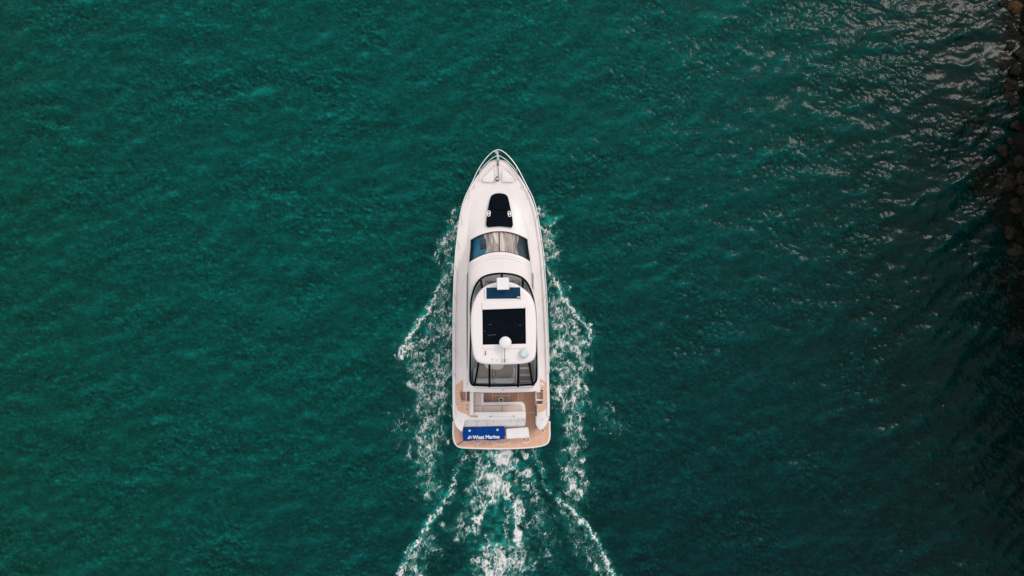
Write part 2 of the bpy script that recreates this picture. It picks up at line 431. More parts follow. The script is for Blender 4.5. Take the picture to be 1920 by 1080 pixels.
verts = np.stack([GX, GY, WZ], -1).reshape(-1, 3)
ii = np.arange(ny * nx).reshape(ny, nx)
quads = np.stack([ii[:-1, :-1], ii[:-1, 1:], ii[1:, 1:], ii[1:, :-1]], -1).reshape(-1, 4)
FAR = 900.0; n0 = len(verts); ex, ey = gx[-1], gy[-1]
ov = np.array([(-FAR,-FAR,0),(FAR,-FAR,0),(FAR,FAR,0),(-FAR,FAR,0),(WX0,WY0,0),(ex,WY0,0),(ex,ey,0),(WX0,ey,0)])
oq = np.array([(0,1,5,4),(1,2,6,5),(2,3,7,6),(3,0,4,7)]) + n0
verts = np.vstack([verts, ov]); quads = np.vstack([quads, oq])
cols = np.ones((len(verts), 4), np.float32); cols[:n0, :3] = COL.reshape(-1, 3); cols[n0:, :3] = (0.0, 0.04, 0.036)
def np_mesh(name, V, Q):
    me = bpy.data.meshes.new(name)
    me.vertices.add(len(V)); me.vertices.foreach_set('co', V.astype(np.float32).ravel())
    me.loops.add(Q.size); me.loops.foreach_set('vertex_index', Q.astype(np.int32).ravel())
    me.polygons.add(len(Q)); me.polygons.foreach_set('loop_start', np.arange(0, Q.size, 4, dtype=np.int32))
    me.polygons.foreach_set('use_smooth', np.ones(len(Q), bool)); me.update(calc_edges=True); return me
wme = np_mesh('water', verts, quads)
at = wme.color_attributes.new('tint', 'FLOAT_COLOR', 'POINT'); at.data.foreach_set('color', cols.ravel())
water = bpy.data.objects.new('water', wme); scene.collection.objects.link(water); water['kind'] = 'structure'
m, nt, b = nodes_of('water_mat')
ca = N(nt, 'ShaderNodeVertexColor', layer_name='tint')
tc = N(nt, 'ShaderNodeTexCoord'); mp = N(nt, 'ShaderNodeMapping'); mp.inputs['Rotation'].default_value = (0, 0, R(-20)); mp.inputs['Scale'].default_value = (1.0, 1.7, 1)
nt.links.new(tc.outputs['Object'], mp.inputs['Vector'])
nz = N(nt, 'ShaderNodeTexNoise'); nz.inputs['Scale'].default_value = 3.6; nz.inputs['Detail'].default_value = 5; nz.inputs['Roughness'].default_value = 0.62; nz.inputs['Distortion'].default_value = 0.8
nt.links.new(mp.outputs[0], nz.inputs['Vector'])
r = ramp(nt, [(0.30, (0.56, 0.56, 0.56)), (0.5, (0.96, 0.96, 0.96)), (0.61, (1.16, 1.16, 1.16)), (0.73, (2.0, 2.0, 2.0))])  # fine ripple light and dark painted into the water colour
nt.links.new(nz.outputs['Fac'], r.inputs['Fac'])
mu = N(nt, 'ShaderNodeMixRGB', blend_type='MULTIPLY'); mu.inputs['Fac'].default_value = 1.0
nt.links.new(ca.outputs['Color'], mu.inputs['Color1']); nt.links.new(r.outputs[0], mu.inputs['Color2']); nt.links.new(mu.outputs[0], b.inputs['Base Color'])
b.inputs['Roughness'].default_value = 0.16; b.inputs['IOR'].default_value = 1.333; b.inputs['Specular IOR Level'].default_value = 0.125
tc = N(nt, 'ShaderNodeTexCoord')
bp = None
for sc, st, ds in ((3.0, 0.35, 0.03), (8.0, 0.4, 0.014)):
    mp = N(nt, 'ShaderNodeMapping'); mp.inputs['Rotation'].default_value = (0, 0, R(25)); mp.inputs['Scale'].default_value = (1.25, 0.8, 1)
    nt.links.new(tc.outputs['Object'], mp.inputs['Vector'])
    nz = N(nt, 'ShaderNodeTexNoise'); nz.inputs['Scale'].default_value = sc; nz.inputs['Detail'].default_value = 3; nz.inputs['Distortion'].default_value = 0.6
    nt.links.new(mp.outputs[0], nz.inputs['Vector'])
    q = N(nt, 'ShaderNodeBump'); q.inputs['Strength'].default_value = st; q.inputs['Distance'].default_value = ds
    nt.links.new(nz.outputs['Fac'], q.inputs['Height'])
    if bp: nt.links.new(bp.outputs[0], q.inputs['Normal'])
    bp = q
nt.links.new(bp.outputs[0], b.inputs['Normal'])
wme.materials.append(m)

# ------------------------------------------------------------------ foam on the water
FD = 0.034
fx = np.arange(bx0, bx1, FD); fy = np.arange(by0, by1, FD); FX, FY = np.meshgrid(fx, fy); sh = FX.shape
wob = 0.11
wxn = fnoise(*sh, FD, 0.5, 2.6, seed=21, p=0.8) * wob; wyn = fnoise(*sh, FD, 0.5, 2.6, seed=22, p=0.8) * wob
fxn = fnoise(*sh, FD, 0.12, 0.4, seed=31, p=0.4) * 0.05; fyn = fnoise(*sh, FD, 0.12, 0.4, seed=32, p=0.4) * 0.05
Dl = np.zeros(sh); Da = np.zeros(sh)
for pts, w, s_ in LINES: Dl = np.maximum(Dl, s_ * (0.72 * seg_field(FX + wxn*.7 + fxn, FY + wyn*.7 + fyn, pts, w * 0.8) + 0.42 * seg_field(FX + wxn*1.6 + fxn, FY + wyn*1.6 + 0.12 + fyn, pts, w * 1.9)))
for pts, w, s_ in AREAS: Da = np.maximum(Da, s_ * seg_field(FX + wxn*2, FY + wyn*2, pts, w))
n1 = fnoise(*sh, FD, 0.28, 0.80, ax=0.72, ay=1.35, seed=23, p=0.5)
n2 = fnoise(*sh, FD, 0.12, 0.32, ax=0.8, ay=1.25, seed=24, p=0.3)
n3 = fnoise(*sh, FD, 0.50, 1.3, ax=0.72, ay=1.35, seed=27)
cl = fnoise(*sh, FD, 0.7, 2.4, seed=25); cl2 = fnoise(*sh, FD, 0.09, 0.18, seed=26)
lace = np.exp(-((n1 + 0.16 * n2) / 0.40)**2); lace3 = np.exp(-((n3 + 0.30 * n1 + 0.08 * n2) / 0.32)**2); lace2 = np.exp(-(n2 / 0.5)**2)
tex = 0.66 * lace + 0.66 * lace3 + 0.06 * lace2 + 0.22 * np.clip(cl, -1.3, 1.6)
def sstep(a, b_, x): t = np.clip((x - a) / (b_ - a), 0, 1); return t*t*(3 - 2*t)
cov = np.clip(Da, 0, 1.15)
a1 = sstep(0.80 - 0.94 * cov, 2.0 - 0.94 * cov, tex + 0.22) * np.clip(cov * 2.2, 0, 1)
a2 = sstep(0.20, 0.98, Dl * (0.55 + 0.10 * n2 + 0.12 * cl + 0.34 * lace + 0.10 * n1 + 0.03 * cl2))
film = 0.34 * sstep(0.2, 0.8, cov) * np.clip(0.5 + 0.5 * n1 + 0.3 * cl, 0, 1.2)      # thin bubbly film
alpha = np.clip(np.maximum(1 - (1 - a1 * (0.97 + 0.05 * cl2)) * (1 - film), a2), 0, 1)
hull_l = U(856, 600, 0).x
# height of the water below each foam vertex
def sample(fld, X, Y):
    u = np.clip((X - WX0) / DX, 0, nx - 2.001); v = np.clip((Y - WY0) / DX, 0, ny - 2.001)
    i = u.astype(int); j = v.astype(int); a = u - i; c = v - j
    return fld[j, i]*(1-a)*(1-c) + fld[j, i+1]*a*(1-c) + fld[j+1, i]*(1-a)*c + fld[j+1, i+1]*a*c
FZ = sample(WZ, FX, FY) + 0.012 + 0.035 * alpha * (0.6 + 0.3 * np.clip(cl2, -1, 1))
fi = np.arange(FX.size).reshape(sh)
fq = np.stack([fi[:-1, :-1], fi[:-1, 1:], fi[1:, 1:], fi[1:, :-1]], -1).reshape(-1, 4)
af = alpha.ravel(); keep = af[fq].max(1) > 0.02; fq = fq[keep]
used, inv = np.unique(fq, return_inverse=True)
FV = np.stack([FX, FY, FZ], -1).reshape(-1, 3)[used]
fme = np_mesh('wake_foam', FV, inv.reshape(-1, 4))
fa = fme.color_attributes.new('cover', 'FLOAT_COLOR', 'POINT')
fc = np.ones((len(used), 4), np.float32); fc[:, :3] = af[used][:, None]; fa.data.foreach_set('color', fc.ravel())
foam = bpy.data.objects.new('wake_foam', fme); scene.collection.objects.link(foam)
tag(foam, 'lacy white foam of the bow waves and stern wake around the motor yacht', 'foam', kind='stuff')
m, nt, b = nodes_of('foam_mat')
b.inputs['Roughness'].default_value = 0.8; b.inputs['Specular IOR Level'].default_value = 0.2
ca = N(nt, 'ShaderNodeVertexColor', layer_name='cover'); tr = N(nt, 'ShaderNodeBsdfTransparent'); mx = N(nt, 'ShaderNodeMixShader')
ml = N(nt, 'ShaderNodeMath', operation='MULTIPLY'); ml.inputs[1].default_value = 0.92; nt.links.new(ca.outputs['Color'], ml.inputs[0])
rf = ramp(nt, [(0.0, (0.16, 0.46, 0.40)), (0.45, (0.52, 0.70, 0.65)), (0.9, (0.86, 0.85, 0.82))]); nt.links.new(ca.outputs['Color'], rf.inputs['Fac']); nt.links.new(rf.outputs[0], b.inputs['Base Color'])
nt.links.new(ml.outputs[0], mx.inputs[0]); nt.links.new(tr.outputs[0], mx.inputs[1]); nt.links.new(b.outputs[0], mx.inputs[2])
nt.links.new(mx.outputs[0], nt.nodes['Material Output'].inputs['Surface']); fme.materials.append(m)

# ================================================================== SHORE
m, nt, b = nodes_of('rock')
tc = N(nt, 'ShaderNodeTexCoord'); nz = N(nt, 'ShaderNodeTexNoise'); nz.inputs['Scale'].default_value = 2.2; nz.inputs['Detail'].default_value = 9
oi = N(nt, 'ShaderNodeObjectInfo')
nt.links.new(tc.outputs['Object'], nz.inputs['Vector'])
r = ramp(nt, [(0.3, (0.003, 0.003, 0.0022)), (0.55, (0.011, 0.010, 0.007)), (0.75, (0.028, 0.021, 0.012))])
nt.links.new(nz.outputs['Fac'], r.inputs['Fac']); nt.links.new(r.outputs[0], b.inputs['Base Color'])
b.inputs['Roughness'].default_value = 0.7; b.inputs['Specular IOR Level'].default_value = 0.12
bpn = N(nt, 'ShaderNodeBump'); bpn.inputs['Strength'].default_value = 0.7; bpn.inputs['Distance'].default_value = 0.06
nt.links.new(nz.outputs['Fac'], bpn.inputs['Height']); nt.links.new(bpn.outputs[0], b.inputs['Normal'])
simple('rock_ochre', (0.055, 0.034, 0.013), 0.8, var=0.7, scale=5, bump=0.6, bscale=14, spec=0.1)
simple('unseen_bluff_soil', (0.0045, 0.006, 0.004), 0.95, var=0.7, scale=0.8, bump=0.8, bscale=4, spec=0.05)
# rocky bluff from the waterline, unseen above; height shaped to darken water reflections
bv = []; nu, nv = 64, 150
bl_h = smooth_tab([(-300,1.0),(-20,1.4),(90,3.5),(220,9.5),(330,13.0),(1500,14.0)])
for j in range(nv):
    v = -420 + j * 12
    xs = float(np.interp(U(1900, v, 0).y, sy, sx)); Y = U(1900, v, 0).y; hb_ = bl_h(v)
    for i in range(nu):
        s_ = -2.5 + i * 0.25
        z = -0.9 + 0.30 * (s_ + 2.5) if s_ < 0.6 else 0.03 + 0.45 * (s_ - 0.6)
        if s_ > 1.5: z = 0.43 + 2.6 * (s_ - 1.5)
        cap = hb_ * (1 + 0.25 * mnoise.noise((Y * 0.25, 3.3, 0))) + 0.05 * s_
        z = min(z, cap)
        amp = 0.12 if s_ < 0.5 else 0.4
        z += amp * mnoise.noise((s_ * 0.9, Y * 0.7, 0)) + amp * 0.5 * mnoise.noise((s_ * 2.3, Y * 2, 3))
        wx = 0.35 * mnoise.noise((z * 0.8, Y * 0.8, 9)) if s_ > 1.5 else 0
        bv.append((xs + s_ + max(0, wx + 0.15), Y, z))
bb = MB(); bb.add(bv, [(j*nu+i, j*nu+i+1, (j+1)*nu+i+1, (j+1)*nu+i) for j in range(nv-1) for i in range(nu-1)])
unseen_bluff_o = bb.build('shore_bank_unseen_bluff', 'unseen_bluff_soil'); unseen_bluff_o['kind'] = 'structure'
rock_me = []
for k in range(7):
    bm = bmesh.new(); bmesh.ops.create_icosphere(bm, subdivisions=3, radius=1.0)
    sc_ = (random.uniform(.8, 1.2), random.uniform(.75, 1.1), random.uniform(.55, .8))
    for vtx in bm.verts:
        n_ = mnoise.noise(vtx.co * 1.1 + Vector((k*7, 0, 0))) * 0.5 + mnoise.noise(vtx.co * 2.7 + Vector((0, k*5, 0))) * 0.22 + mnoise.noise(vtx.co * 6 + Vector((0, 0, k*5))) * 0.07
        n_ -= 0.22 * max(0, vtx.co.dot(Vector((math.sin(k*2.1), math.cos(k*2.1), 0.6)).normalized()) - 0.5)
        c_ = vtx.co * (1 + n_); vtx.co = Vector((c_.x*sc_[0], c_.y*sc_[1], c_.z*sc_[2]))
    me = bpy.data.meshes.new('boulder'); bm.to_mesh(me); bm.free()
    me.polygons.foreach_set('use_smooth', [True]*len(me.polygons)); me.materials.append(MATS['rock']); rock_me.append(me)
och = rock_me[1].copy(); och.materials.clear(); och.materials.append(MATS['rock_ochre'])
spots = []
tries = 0
while len(spots) < 34 and tries < 4000:
    tries += 1
    v = random.uniform(-30, 540); base_x = float(np.interp(v, [a for a, c in SHORE], [c for a, c in SHORE]))
    x = base_x + random.uniform(-14, 48); rad = random.uniform(0.24, 0.52)
    if x > 1940: continue
    if all((x-a)**2 + (v-c)**2 > (30*(rad + d) * 0.72)**2 for a, c, d in spots): spots.append((x, v, rad))
o = bpy.data.objects.new('boulder', och); scene.collection.objects.link(o)
p = U(1906, 14, 0.05); o.location = p; o.scale = (0.5, 0.42, 0.42)
tag(o, 'ochre brown boulder in the uppermost right corner of the shore', 'boulder')
vis = [q for q in spots if (q[0] - 1906)**2 + (q[1] - 14)**2 >= 24**2 and 0 < q[1] and q[0] < 1912]
b_near = min(vis, key=lambda q: (q[0] - 1906)**2 + (q[1] - 14)**2); b_low = max(vis, key=lambda q: q[1]); b_left = min(vis, key=lambda q: q[0] - 25 * q[2])
for i, (x, v, rad) in enumerate(spots):
    if (x - 1906)**2 + (v - 14)**2 < 24**2: continue
    o = bpy.data.objects.new('boulder', rock_me[i % 7]); scene.collection.objects.link(o)
    off = x - float(np.interp(v, [a for a, c in SHORE], [c for a, c in SHORE]))
    p = U(x, v, 0); p.z = -0.12 * rad + max(0, off) * 0.008; o.location = p
    o.rotation_euler = (random.uniform(-.2, .2), random.uniform(-.2, .2), random.uniform(0, 6.28)); o.scale = (rad, rad, rad)
    lb = 'dark wet boulder lying along the shaded shore at the right edge'
    if (x, v, rad) == b_left: lb = 'dark boulder reaching farthest left into the water from the shore'
    if (x, v, rad) == b_low: lb = 'lowest dark boulder in sight along the right edge of the picture'
    if (x, v, rad) == b_near: lb = 'dark boulder closest to the ochre one in the upper right corner'
    tag(o, lb, 'boulder', 'dark boulders along the shore')

# ================================================================== YACHT
yacht = empty('motor_yacht', ORG, BOAT_ROT)
tag(yacht, 'white flybridge motor yacht with teak aft deck heading up through green water', 'yacht')
HW = smooth_tab([(299,0),(300.5,8),(304,17),(309,22),(314,26.5),(324,35.5),(337,45.5),(353,55),(363,60),(378,66.3),(401,73),(428,77.7),(453,81),(474,83.3),(505,85.5),(573,88.8),(640,90.5),(700,91.2),(764,91.6),(782,91),(791,89),(798,86),(804,81),(809,74)])
_HW0 = HW
def HW(v): return _HW0(v) * 0.978
ZS = smooth_tab([(299,2.18),(350,2.06),(420,1.92),(520,1.80),(620,1.70),(700,1.62),(765,1.52),(809,1.44)])
stn = [299,299.4,300.5,302,304,306.5,309,314,319,324,331,337,345,353,363,378,390,401,415,428,453,474,505,540,573,610,640,670,700,732,764,782,791,798,804,809]
# hull shell
rings = []
for v in stn:
    zs = ZS(v); w = max(0.012, Wd(HW(v), zs)); y = yv(v, zs)
    bow = max(0, min(1, (430 - v) / 131.0)); cf = 0.93 - 0.55 * bow**1.5
    dy = -1.9 * bow**2
    prof = [(w, zs, 0), (w * 1.004, zs - 0.10, 0), (w * (0.985 - 0.10*bow), zs * 0.6, dy * 0.35), (w * cf, 0.16, dy * 0.8), (w * cf * 0.93, 0.04, dy * 0.85), (0.0, -0.65 + 0.3 * bow, dy)]
    right = [(x, y + d, z) for x, z, d in prof]; left = [(-x, y + d, z) for x, z, d in prof[:-1]][::-1]
    rings.append(right + left)
hb = MB(); hb.loft(rings, False, False, False); hull = hb.build('hull', 'gelcoat', yacht, ang=50)
for s_ in (-1, 1):
    MB().tube([(s_ * (max(0.0, Wd(HW(v), ZS(v))) * 1.004 + 0.004), yv(v, ZS(v)), ZS(v) - 0.09) for v in stn], 0.024, 6).build('rub_rail', 'steel', hull)
# deck (full width forward of the cockpit) and toe rail
DK = [v for v in stn if v <= 700] + [716]
db = MB(); rings = []
for v in DK:
    zs = ZS(v); w = max(0.01, Wd(HW(v), zs)); y = yv(v, zs); row = []
    for q in (-1, -0.8, -0.5, -0.2, 0, 0.2, 0.5, 0.8, 1):
        row.append((q * w * 0.995, y, zs - 0.03 + 0.05 * (1 - q*q)))
    rings.append(row)
db.loft(rings, False); deck = db.build('deck', 'nonskid', yacht, ang=60)
TR = [v for v in stn if v <= 782]
for s_ in (-1, 1):
    rings = []
    for v in TR:
        zs = ZS(v); w = Wd(HW(v), zs); y = yv(v, zs); wi = max(0.004, w - 0.13 * min(1, (v - 298.5) / 60 + 0.25)); wo_ = max(0.012, w * 1.004)
        rings.append([(s_*wo_, y, zs - 0.08), (s_*wo_, y, zs + 0.035), (s_*(wo_*0.85 + wi*0.15), y, zs + 0.06), (s_*(wi*0.8 + wo_*0.2), y, zs + 0.06), (s_*wi, y, zs + 0.03), (s_*wi, y, zs - 0.05)])
    MB().loft(rings, False).build('toe_rail', 'gelcoat', yacht)

# cabin house: one curved shell from the foredeck to the cockpit
hwb = smooth_tab([(340,44),(365,54),(385,58),(410,59),(434,58),(472,62),(520,64.5),(600,65.5),(735,66)])
ztop = smooth_tab([(340,0.0),(365,0.12),(385,0.23),(410,0.37),(434,0.55),(453,0.98),(471.7,1.28),(485,1.36),(520,1.42),(600,1.44),(735,1.50)])
nexp = smooth_tab([(340,2.0),(365,2.2),(410,2.8),(434,3.8),(472,5),(520,4.2),(735,4.2)])
ksag = smooth_tab([(340,4),(385,9),(434,17.5),(472,21),(520,16),(600,8),(700,0),(735,0)])
mexp = smooth_tab([(340,2.2),(385,1.5),(412,0.9),(434,0.34),(453,0.24),(472,0.2),(520,0.24),(735,0.24)])
def house(v, q, off=0.0):
    zd = ZS(v) - 0.04; zc = zd + ztop(v)
    z = zd + (zc - zd) * max(0.0, 1 - abs(q)**nexp(v))**mexp(v)
    p = Vector((Wd(hwb(v), zc) * q, yv(v, zc) - ksag(v) * q*q * (H - zc) / F, z))
    if off:
        e = 0.002; ev = 0.5
        a = house(v, min(1, q+e)) - house(v, max(-1, q-e)); c = house(v-ev, q) - house(v+ev, q)
        nn = a.cross(c); nn.normalize()
        if nn.z < -0.2: nn = -nn
        p = p + nn * off
    return p
HV = [340,350,358,365,372,380,388,396,404,412,420,427,434,441,448,456,464,471.7,476,480,485,492,500,510,522,540,570,610,650,690,722]
QW = 0.925
qs = [0, .12, .25, .38, .5, .62, .72, .8, .87, QW, .95, .97, .984, .993, .998, 1.0]
QA = [-q for q in qs[:0:-1]] + qs
hb = MB(); g = [[house(v, q) for q in QA] for v in HV]; n_ = len(QA)
fs = []
for i in range(len(HV)-1):
    for j in range(n_-1):
        inside = HV[i] >= 433.9 and HV[i+1] <= 471.8 and QA[j] >= -QW - 1e-6 and QA[j+1] <= QW + 1e-6
        if not inside: fs.append((i*n_+j, i*n_+j+1, (i+1)*n_+j+1, (i+1)*n_+j))
lo = len(HV) - 1
hb.add([p for r_ in g for p in r_], fs + [tuple(lo*n_ + j for j in range(n_))])
cabin = hb.build('cabin_house', 'gelcoat', yacht, ang=55)
def house_patch(name, v0, v1, q0, q1, off, mat, parent, nvv=8, nq=12, thick=0.0):
    mb = MB(); rows = [[house(v0 + (v1-v0)*i/nvv, q0 + (q1-q0)*j/nq, off) for j in range(nq+1)] for i in range(nvv+1)]
    mb.loft(rows, False)
    return mb.build(name, mat, parent, ang=60)
# windshield: two panes, mullion, dark gasket, and the cabin seen through it
wsh = house_patch('windshield', 434.6, 471.2, -QW+.004, -0.012, 0.004, 'windshield_glass', yacht); wsh['label'] = 'left half of the curved front windshield'
wsh2 = house_patch('windshield', 434.6, 471.2, 0.012, QW-.004, 0.004, 'windshield_glass', yacht); wsh2['label'] = 'right half of the curved front windshield'
MB().bar(house(434, 0, 0.006), house(472, 0, 0.006), 0.045, 0.03, (1, 0, 0)).build('windshield_mullion', 'rubber', yacht)
per = [house(434, -QW + 2*QW*i/24, 0.004) for i in range(25)] + [house(434 + 37.7*i/8, QW, 0.004) for i in range(1, 9)] + [house(471.7, QW - 2*QW*i/24, 0.004) for i in range(1, 25)] + [house(471.7 - 37.7*i/8, -QW, 0.004) for i in range(1, 8)]
MB().tube(per, 0.016, 6, True).build('windshield_gasket', 'rubber', yacht)
house_patch('dashboard', 431, 475, -0.965, -0.30, -0.16, 'dash_sky_reflection', yacht)
house_patch('dashboard', 431, 475, 0.34, 0.965, -0.16, 'dash_dark', yacht)
MB().prism(outl([(900.5,447.5),(911,447.5),(911,466),(900.5,466)], 2.75), 2.55, 2.78, 0.02).build('instrument_panel', 'dash_dark', yacht)
cb = MB(); rows = []
for i in range(13):
    v = 431.5 + 43.5 * i / 12; row = []
    for j in range(61):
        q = -0.46 + 1.06 * j / 60
        q += 0.05 * math.sin(i * 0.5 + 1) * (1 if j > 45 else (-1 if j < 14 else 0)) * (min(1, abs(j - 30) / 30))
        row.append(house(v, q, -0.065 + 0.022 * math.sin(j * 0.85 + 0.5 * math.sin(i * 0.6)) + 0.012 * math.sin(j * 2.1 + i * 0.3)))
    rows.append(row)
cb.loft(rows, False); cb.build('curtain', 'curtain_cloth', yacht, ang=80)
# brow lip above the windshield, following the arc
MB().tube([house(478.5, -0.965 + 1.93*i/40, 0.0) for i in range(41)], 0.022, 6).build('brow_lip', 'gelcoat', cabin)
MB().tube([house(484 , -0.9 + 1.8*i/40, 0.001) for i in range(41)], 0.008, 5).build('roof_seam', 'gelcoat_grey', cabin)
# side windows of the saloon
for s_ in (-1, 1):
    mb = MB(); rows = []
    for i in range(13):
        v = 490 + 200 * i / 12; zd = ZS(v); y = yv(v, zd + 1); w = Wd(hwb(v), zd + ztop(v)) + 0.006
        y = house(v, 1.0).y
        rows.append([(s_*w, y, zd + 0.55), (s_*w, y, zd + 1.0)])
    mb.loft(rows, False); mb.build('side_window', 'dark_glass', cabin)

# ---- bow fittings
z = 2.2
pul = MB().prism(roundp(outl([(931.2,290.5),(936,290.5),(936.6,304),(930.8,304)], z), 0.04), 2.13, 2.235, 0.02).build('anchor_pulpit', 'pulpit_steel', yacht)
an = empty('anchor_tmp', (0,0,0)); bpy.data.objects.remove(an)
ab = MB()
c0 = L(932.8, 291.5, 2.2)
for s_ in (-1, 1):
    a = L(932.8 + s_*6.6, 283.6, 2.12); c = L(932.8, 282.0, 2.30); d = L(932.8 + s_*2.2, 291, 2.12)
    ab.add([a, c, c0, d, a - Vector((0,0,.03)), c - Vector((0,0,.03)), c0 - Vector((0,0,.03)), d - Vector((0,0,.03))], [(0,1,2,3),(7,6,5,4),(0,4,5,1),(1,5,6,2),(2,6,7,3),(3,7,4,0)])
ab.bar(L(932.8, 284, 2.28), L(933.6, 300, 2.28), 0.05, 0.05)
ab.build('anchor', 'steel', yacht, ang=20)
MB().tube([L(933.6, 299, 2.27), L(933.6, 309, 2.25), L(934.4, 322, 2.22), L(935, 331, 2.20)], 0.016, 6).build('anchor_chain', 'dark_steel', yacht)
MB().box(L(931.8, 311, 2.16), L(935.2, 305.5, 2.26)).build('chain_stopper', 'dark_steel', yacht)
wl = MB().lathe(L(932.6, 336, 2.12), [(0.10,0),(0.11,0.05),(0.075,0.09),(0.075,0.15),(0.095,0.18),(0.09,0.22),(0.02,0.235)], 20, 0.9, 1.15).build('windlass', 'dark_steel', yacht)
MB().lathe(L(932.8, 335.4, 2.352), [(0.05,0),(0.055,0.012),(0.03,0.03)], 16).build('windlass_cap', 'steel', wl)
def hatch(px, zz, name='anchor_locker_hatch'):
    pts = roundp(outl(px, zz), 0.07, 4)
    h = MB().prism(pts, zz - 0.06, zz + 0.004, 0.004).build(name, 'gelcoat', yacht)
    MB().tube([(x, y, zz - 0.004) for x, y in offset(ccw(pts), 0.007)], 0.008, 5, True).build('hatch_seam', 'seam', h)
    return h
zh = 2.162
h1 = hatch([(926.5,317.4),(926.5,341),(906,341),(903.6,335),(921.5,317.6)], zh)
h2 = hatch([(941.6,317.4),(941.6,341),(963,341),(965,335),(946,317.6)], zh)
for h_, x in ((h1, 907.8), (h2, 960.2)):
    MB().lathe(L(x, 335.2, zh + 0.01), [(0.022,0),(0.022,0.012),(0.008,0.016)], 12).build('hatch_latch', 'steel', h_)
MB().tube(spline([L(900.8, 338.5, 2.145), L(903.5, 333, 2.15), L(914, 321.5, 2.16), L(924.5, 312.2, 2.17), L(934, 311.2, 2.17), L(944, 312.4, 2.17), L(955, 321, 2.16), L(967, 332.5, 2.15), L(969.5, 338, 2.145)], 6), 0.018, 6).build('foredeck_moulding', 'nonskid', deck)
for x, y in ((888.5,350.5),(979.4,350.5)):
    s_ = 1 if x > 933 else -1
    cl_ = MB().bar(L(x - s_*1.1, y - 2.2, 2.13), L(x + s_*1.1, y + 2.2, 2.13), 0.035, 0.03)
    cl_.box(L(x - .5, y + .8, 2.06), L(x + .5, y - .8, 2.13)); cl_.build('cleat', 'steel', yacht)
MB().lathe(L(926.3, 311, 2.16), [(0.05,0),(0.05,0.03),(0.02,0.05)], 12).build('deck_fill_cap', 'gelcoat_grey', yacht)

# ---- bow rail with raked stanchions
RZ = smooth_tab([(280,2.98),(330,2.86),(420,2.66),(540,2.48),(640,2.36),(705,2.26)])
RH = smooth_tab([(280.5,0),(281.3,3.5),(283.5,8.5),(288,14.5),(293,20),(300,26),(312,34.8),(326,42.6),(340,49.4),(353,56),(372,65.2),(400,73.0),(430,77.8),(470,82.8),(520,86.2),(600,89),(700,90)])
rv = [280.5,280.8,281.3,282.2,283.5,285.5,288,290.5,293,296.5,300,306,312,319,326,333,340,353,363,372,386,400,430,470,520,560,600,650,690,700]
def rail_pt(v, s_):
    zz = RZ(v); return Vector((s_ * Wd(RH(v), zz), yv(v, zz), zz))
path = [rail_pt(v, -1) for v in rv[::-1]] + [rail_pt(v, 1) for v in rv[1:]]
rail = MB().tube(path, 0.021, 8).build('bow_rail', 'rail_steel', yacht)
lo2 = [(291.8,0),(292.6,4),(295,9),(299,15),(305,22.5),(312,29.5),(318,34)]
f2 = smooth_tab(lo2); vv = [291.8,292.1,292.6,293.6,295,297,299,302,305,308.5,312,315,318]
lp = [Vector((-Wd(f2(v), 2.5), yv(v, 2.5), 2.5 - (v-291.8)*0.009)) for v in vv[::-1]] + [Vector((Wd(f2(v), 2.5), yv(v, 2.5), 2.5 - (v-291.8)*0.009)) for v in vv[1:]]
MB().tube(lp, 0.016, 8).build('lower_bow_rail', 'rail_steel', rail)
for vt, vb in ((312,338.5),(352,372),(398.5,421),(447,466),(496,514),(548,566),(600,615),(648,661),(694,707)):
    for s_ in (-1, 1):
        t = rail_pt(vt, s_); zb = ZS(vb) + 0.0; bpt = Vector((s_ * (Wd(HW(vb), zb) - 0.16), yv(vb, zb), zb))
        if vt < 320: bpt.x = s_ * Wd(37.0, zb)
        MB().tube([t, t.lerp(bpt, 0.5), bpt], 0.013, 6).build('stanchion', 'steel', rail)

# ---- sun pad on the foredeck
def zdeck(v): return ZS(v) - 0.04 + ztop(v)
pad_px = [(933.8,362.6),(927,363.8),(921.2,367.2),(918.6,374),(916.6,382),(914.2,395),(912,412),(911.2,420.5),(913.4,425.6),(918,425.7),(936.3,424.4),(955,426),(959.6,426.6),(961.8,421.5),(960.8,411),(957.9,395),(955.2,382),(953.4,374),(951.2,367.6),(946,364.2),(940,362.9)]
def pad_mesh(px, h, rr):
    base = [L(x, y, zdeck(y) ) for x, y in px]; pts = ccw([p.xy[:] for p in base]); mb = MB(); rings = []
    inv_y = lambda Y: np.interp(Y, ylut, vlut)
    for k, (ins, up) in enumerate(((0, -0.08), (0, h - rr), (rr*.3, h - rr*.3), (rr, h), (rr*3, h*1.02))):
        q = offset(pts, -ins); rings.append([(x, y, zdeck(inv_y(y)) + up - 0.05*0) for x, y in q])
    mb.loft(rings, True, True, True); return mb
vl = np.arange(340, 440, 1.0); ylut = np.array([yv(v, zdeck(v)) for v in vl])[::-1]; vlut = vl[::-1]
sunpad = pad_mesh(pad_px, 0.10, 0.03).build('sun_pad', 'black_canvas', yacht)
head_px = [(933.6,364.6),(927.5,365.8),(923.4,369),(921.8,376),(921.4,383.5),(923.2,390),(927.5,393.6),(936,394.2),(944.6,393.6),(949,390.2),(950.6,383.5),(950,376),(948.4,369.2),(944,366),(939,364.8)]
pad_mesh(head_px, 0.17, 0.04).build('headrest', 'black_canvas', sunpad)
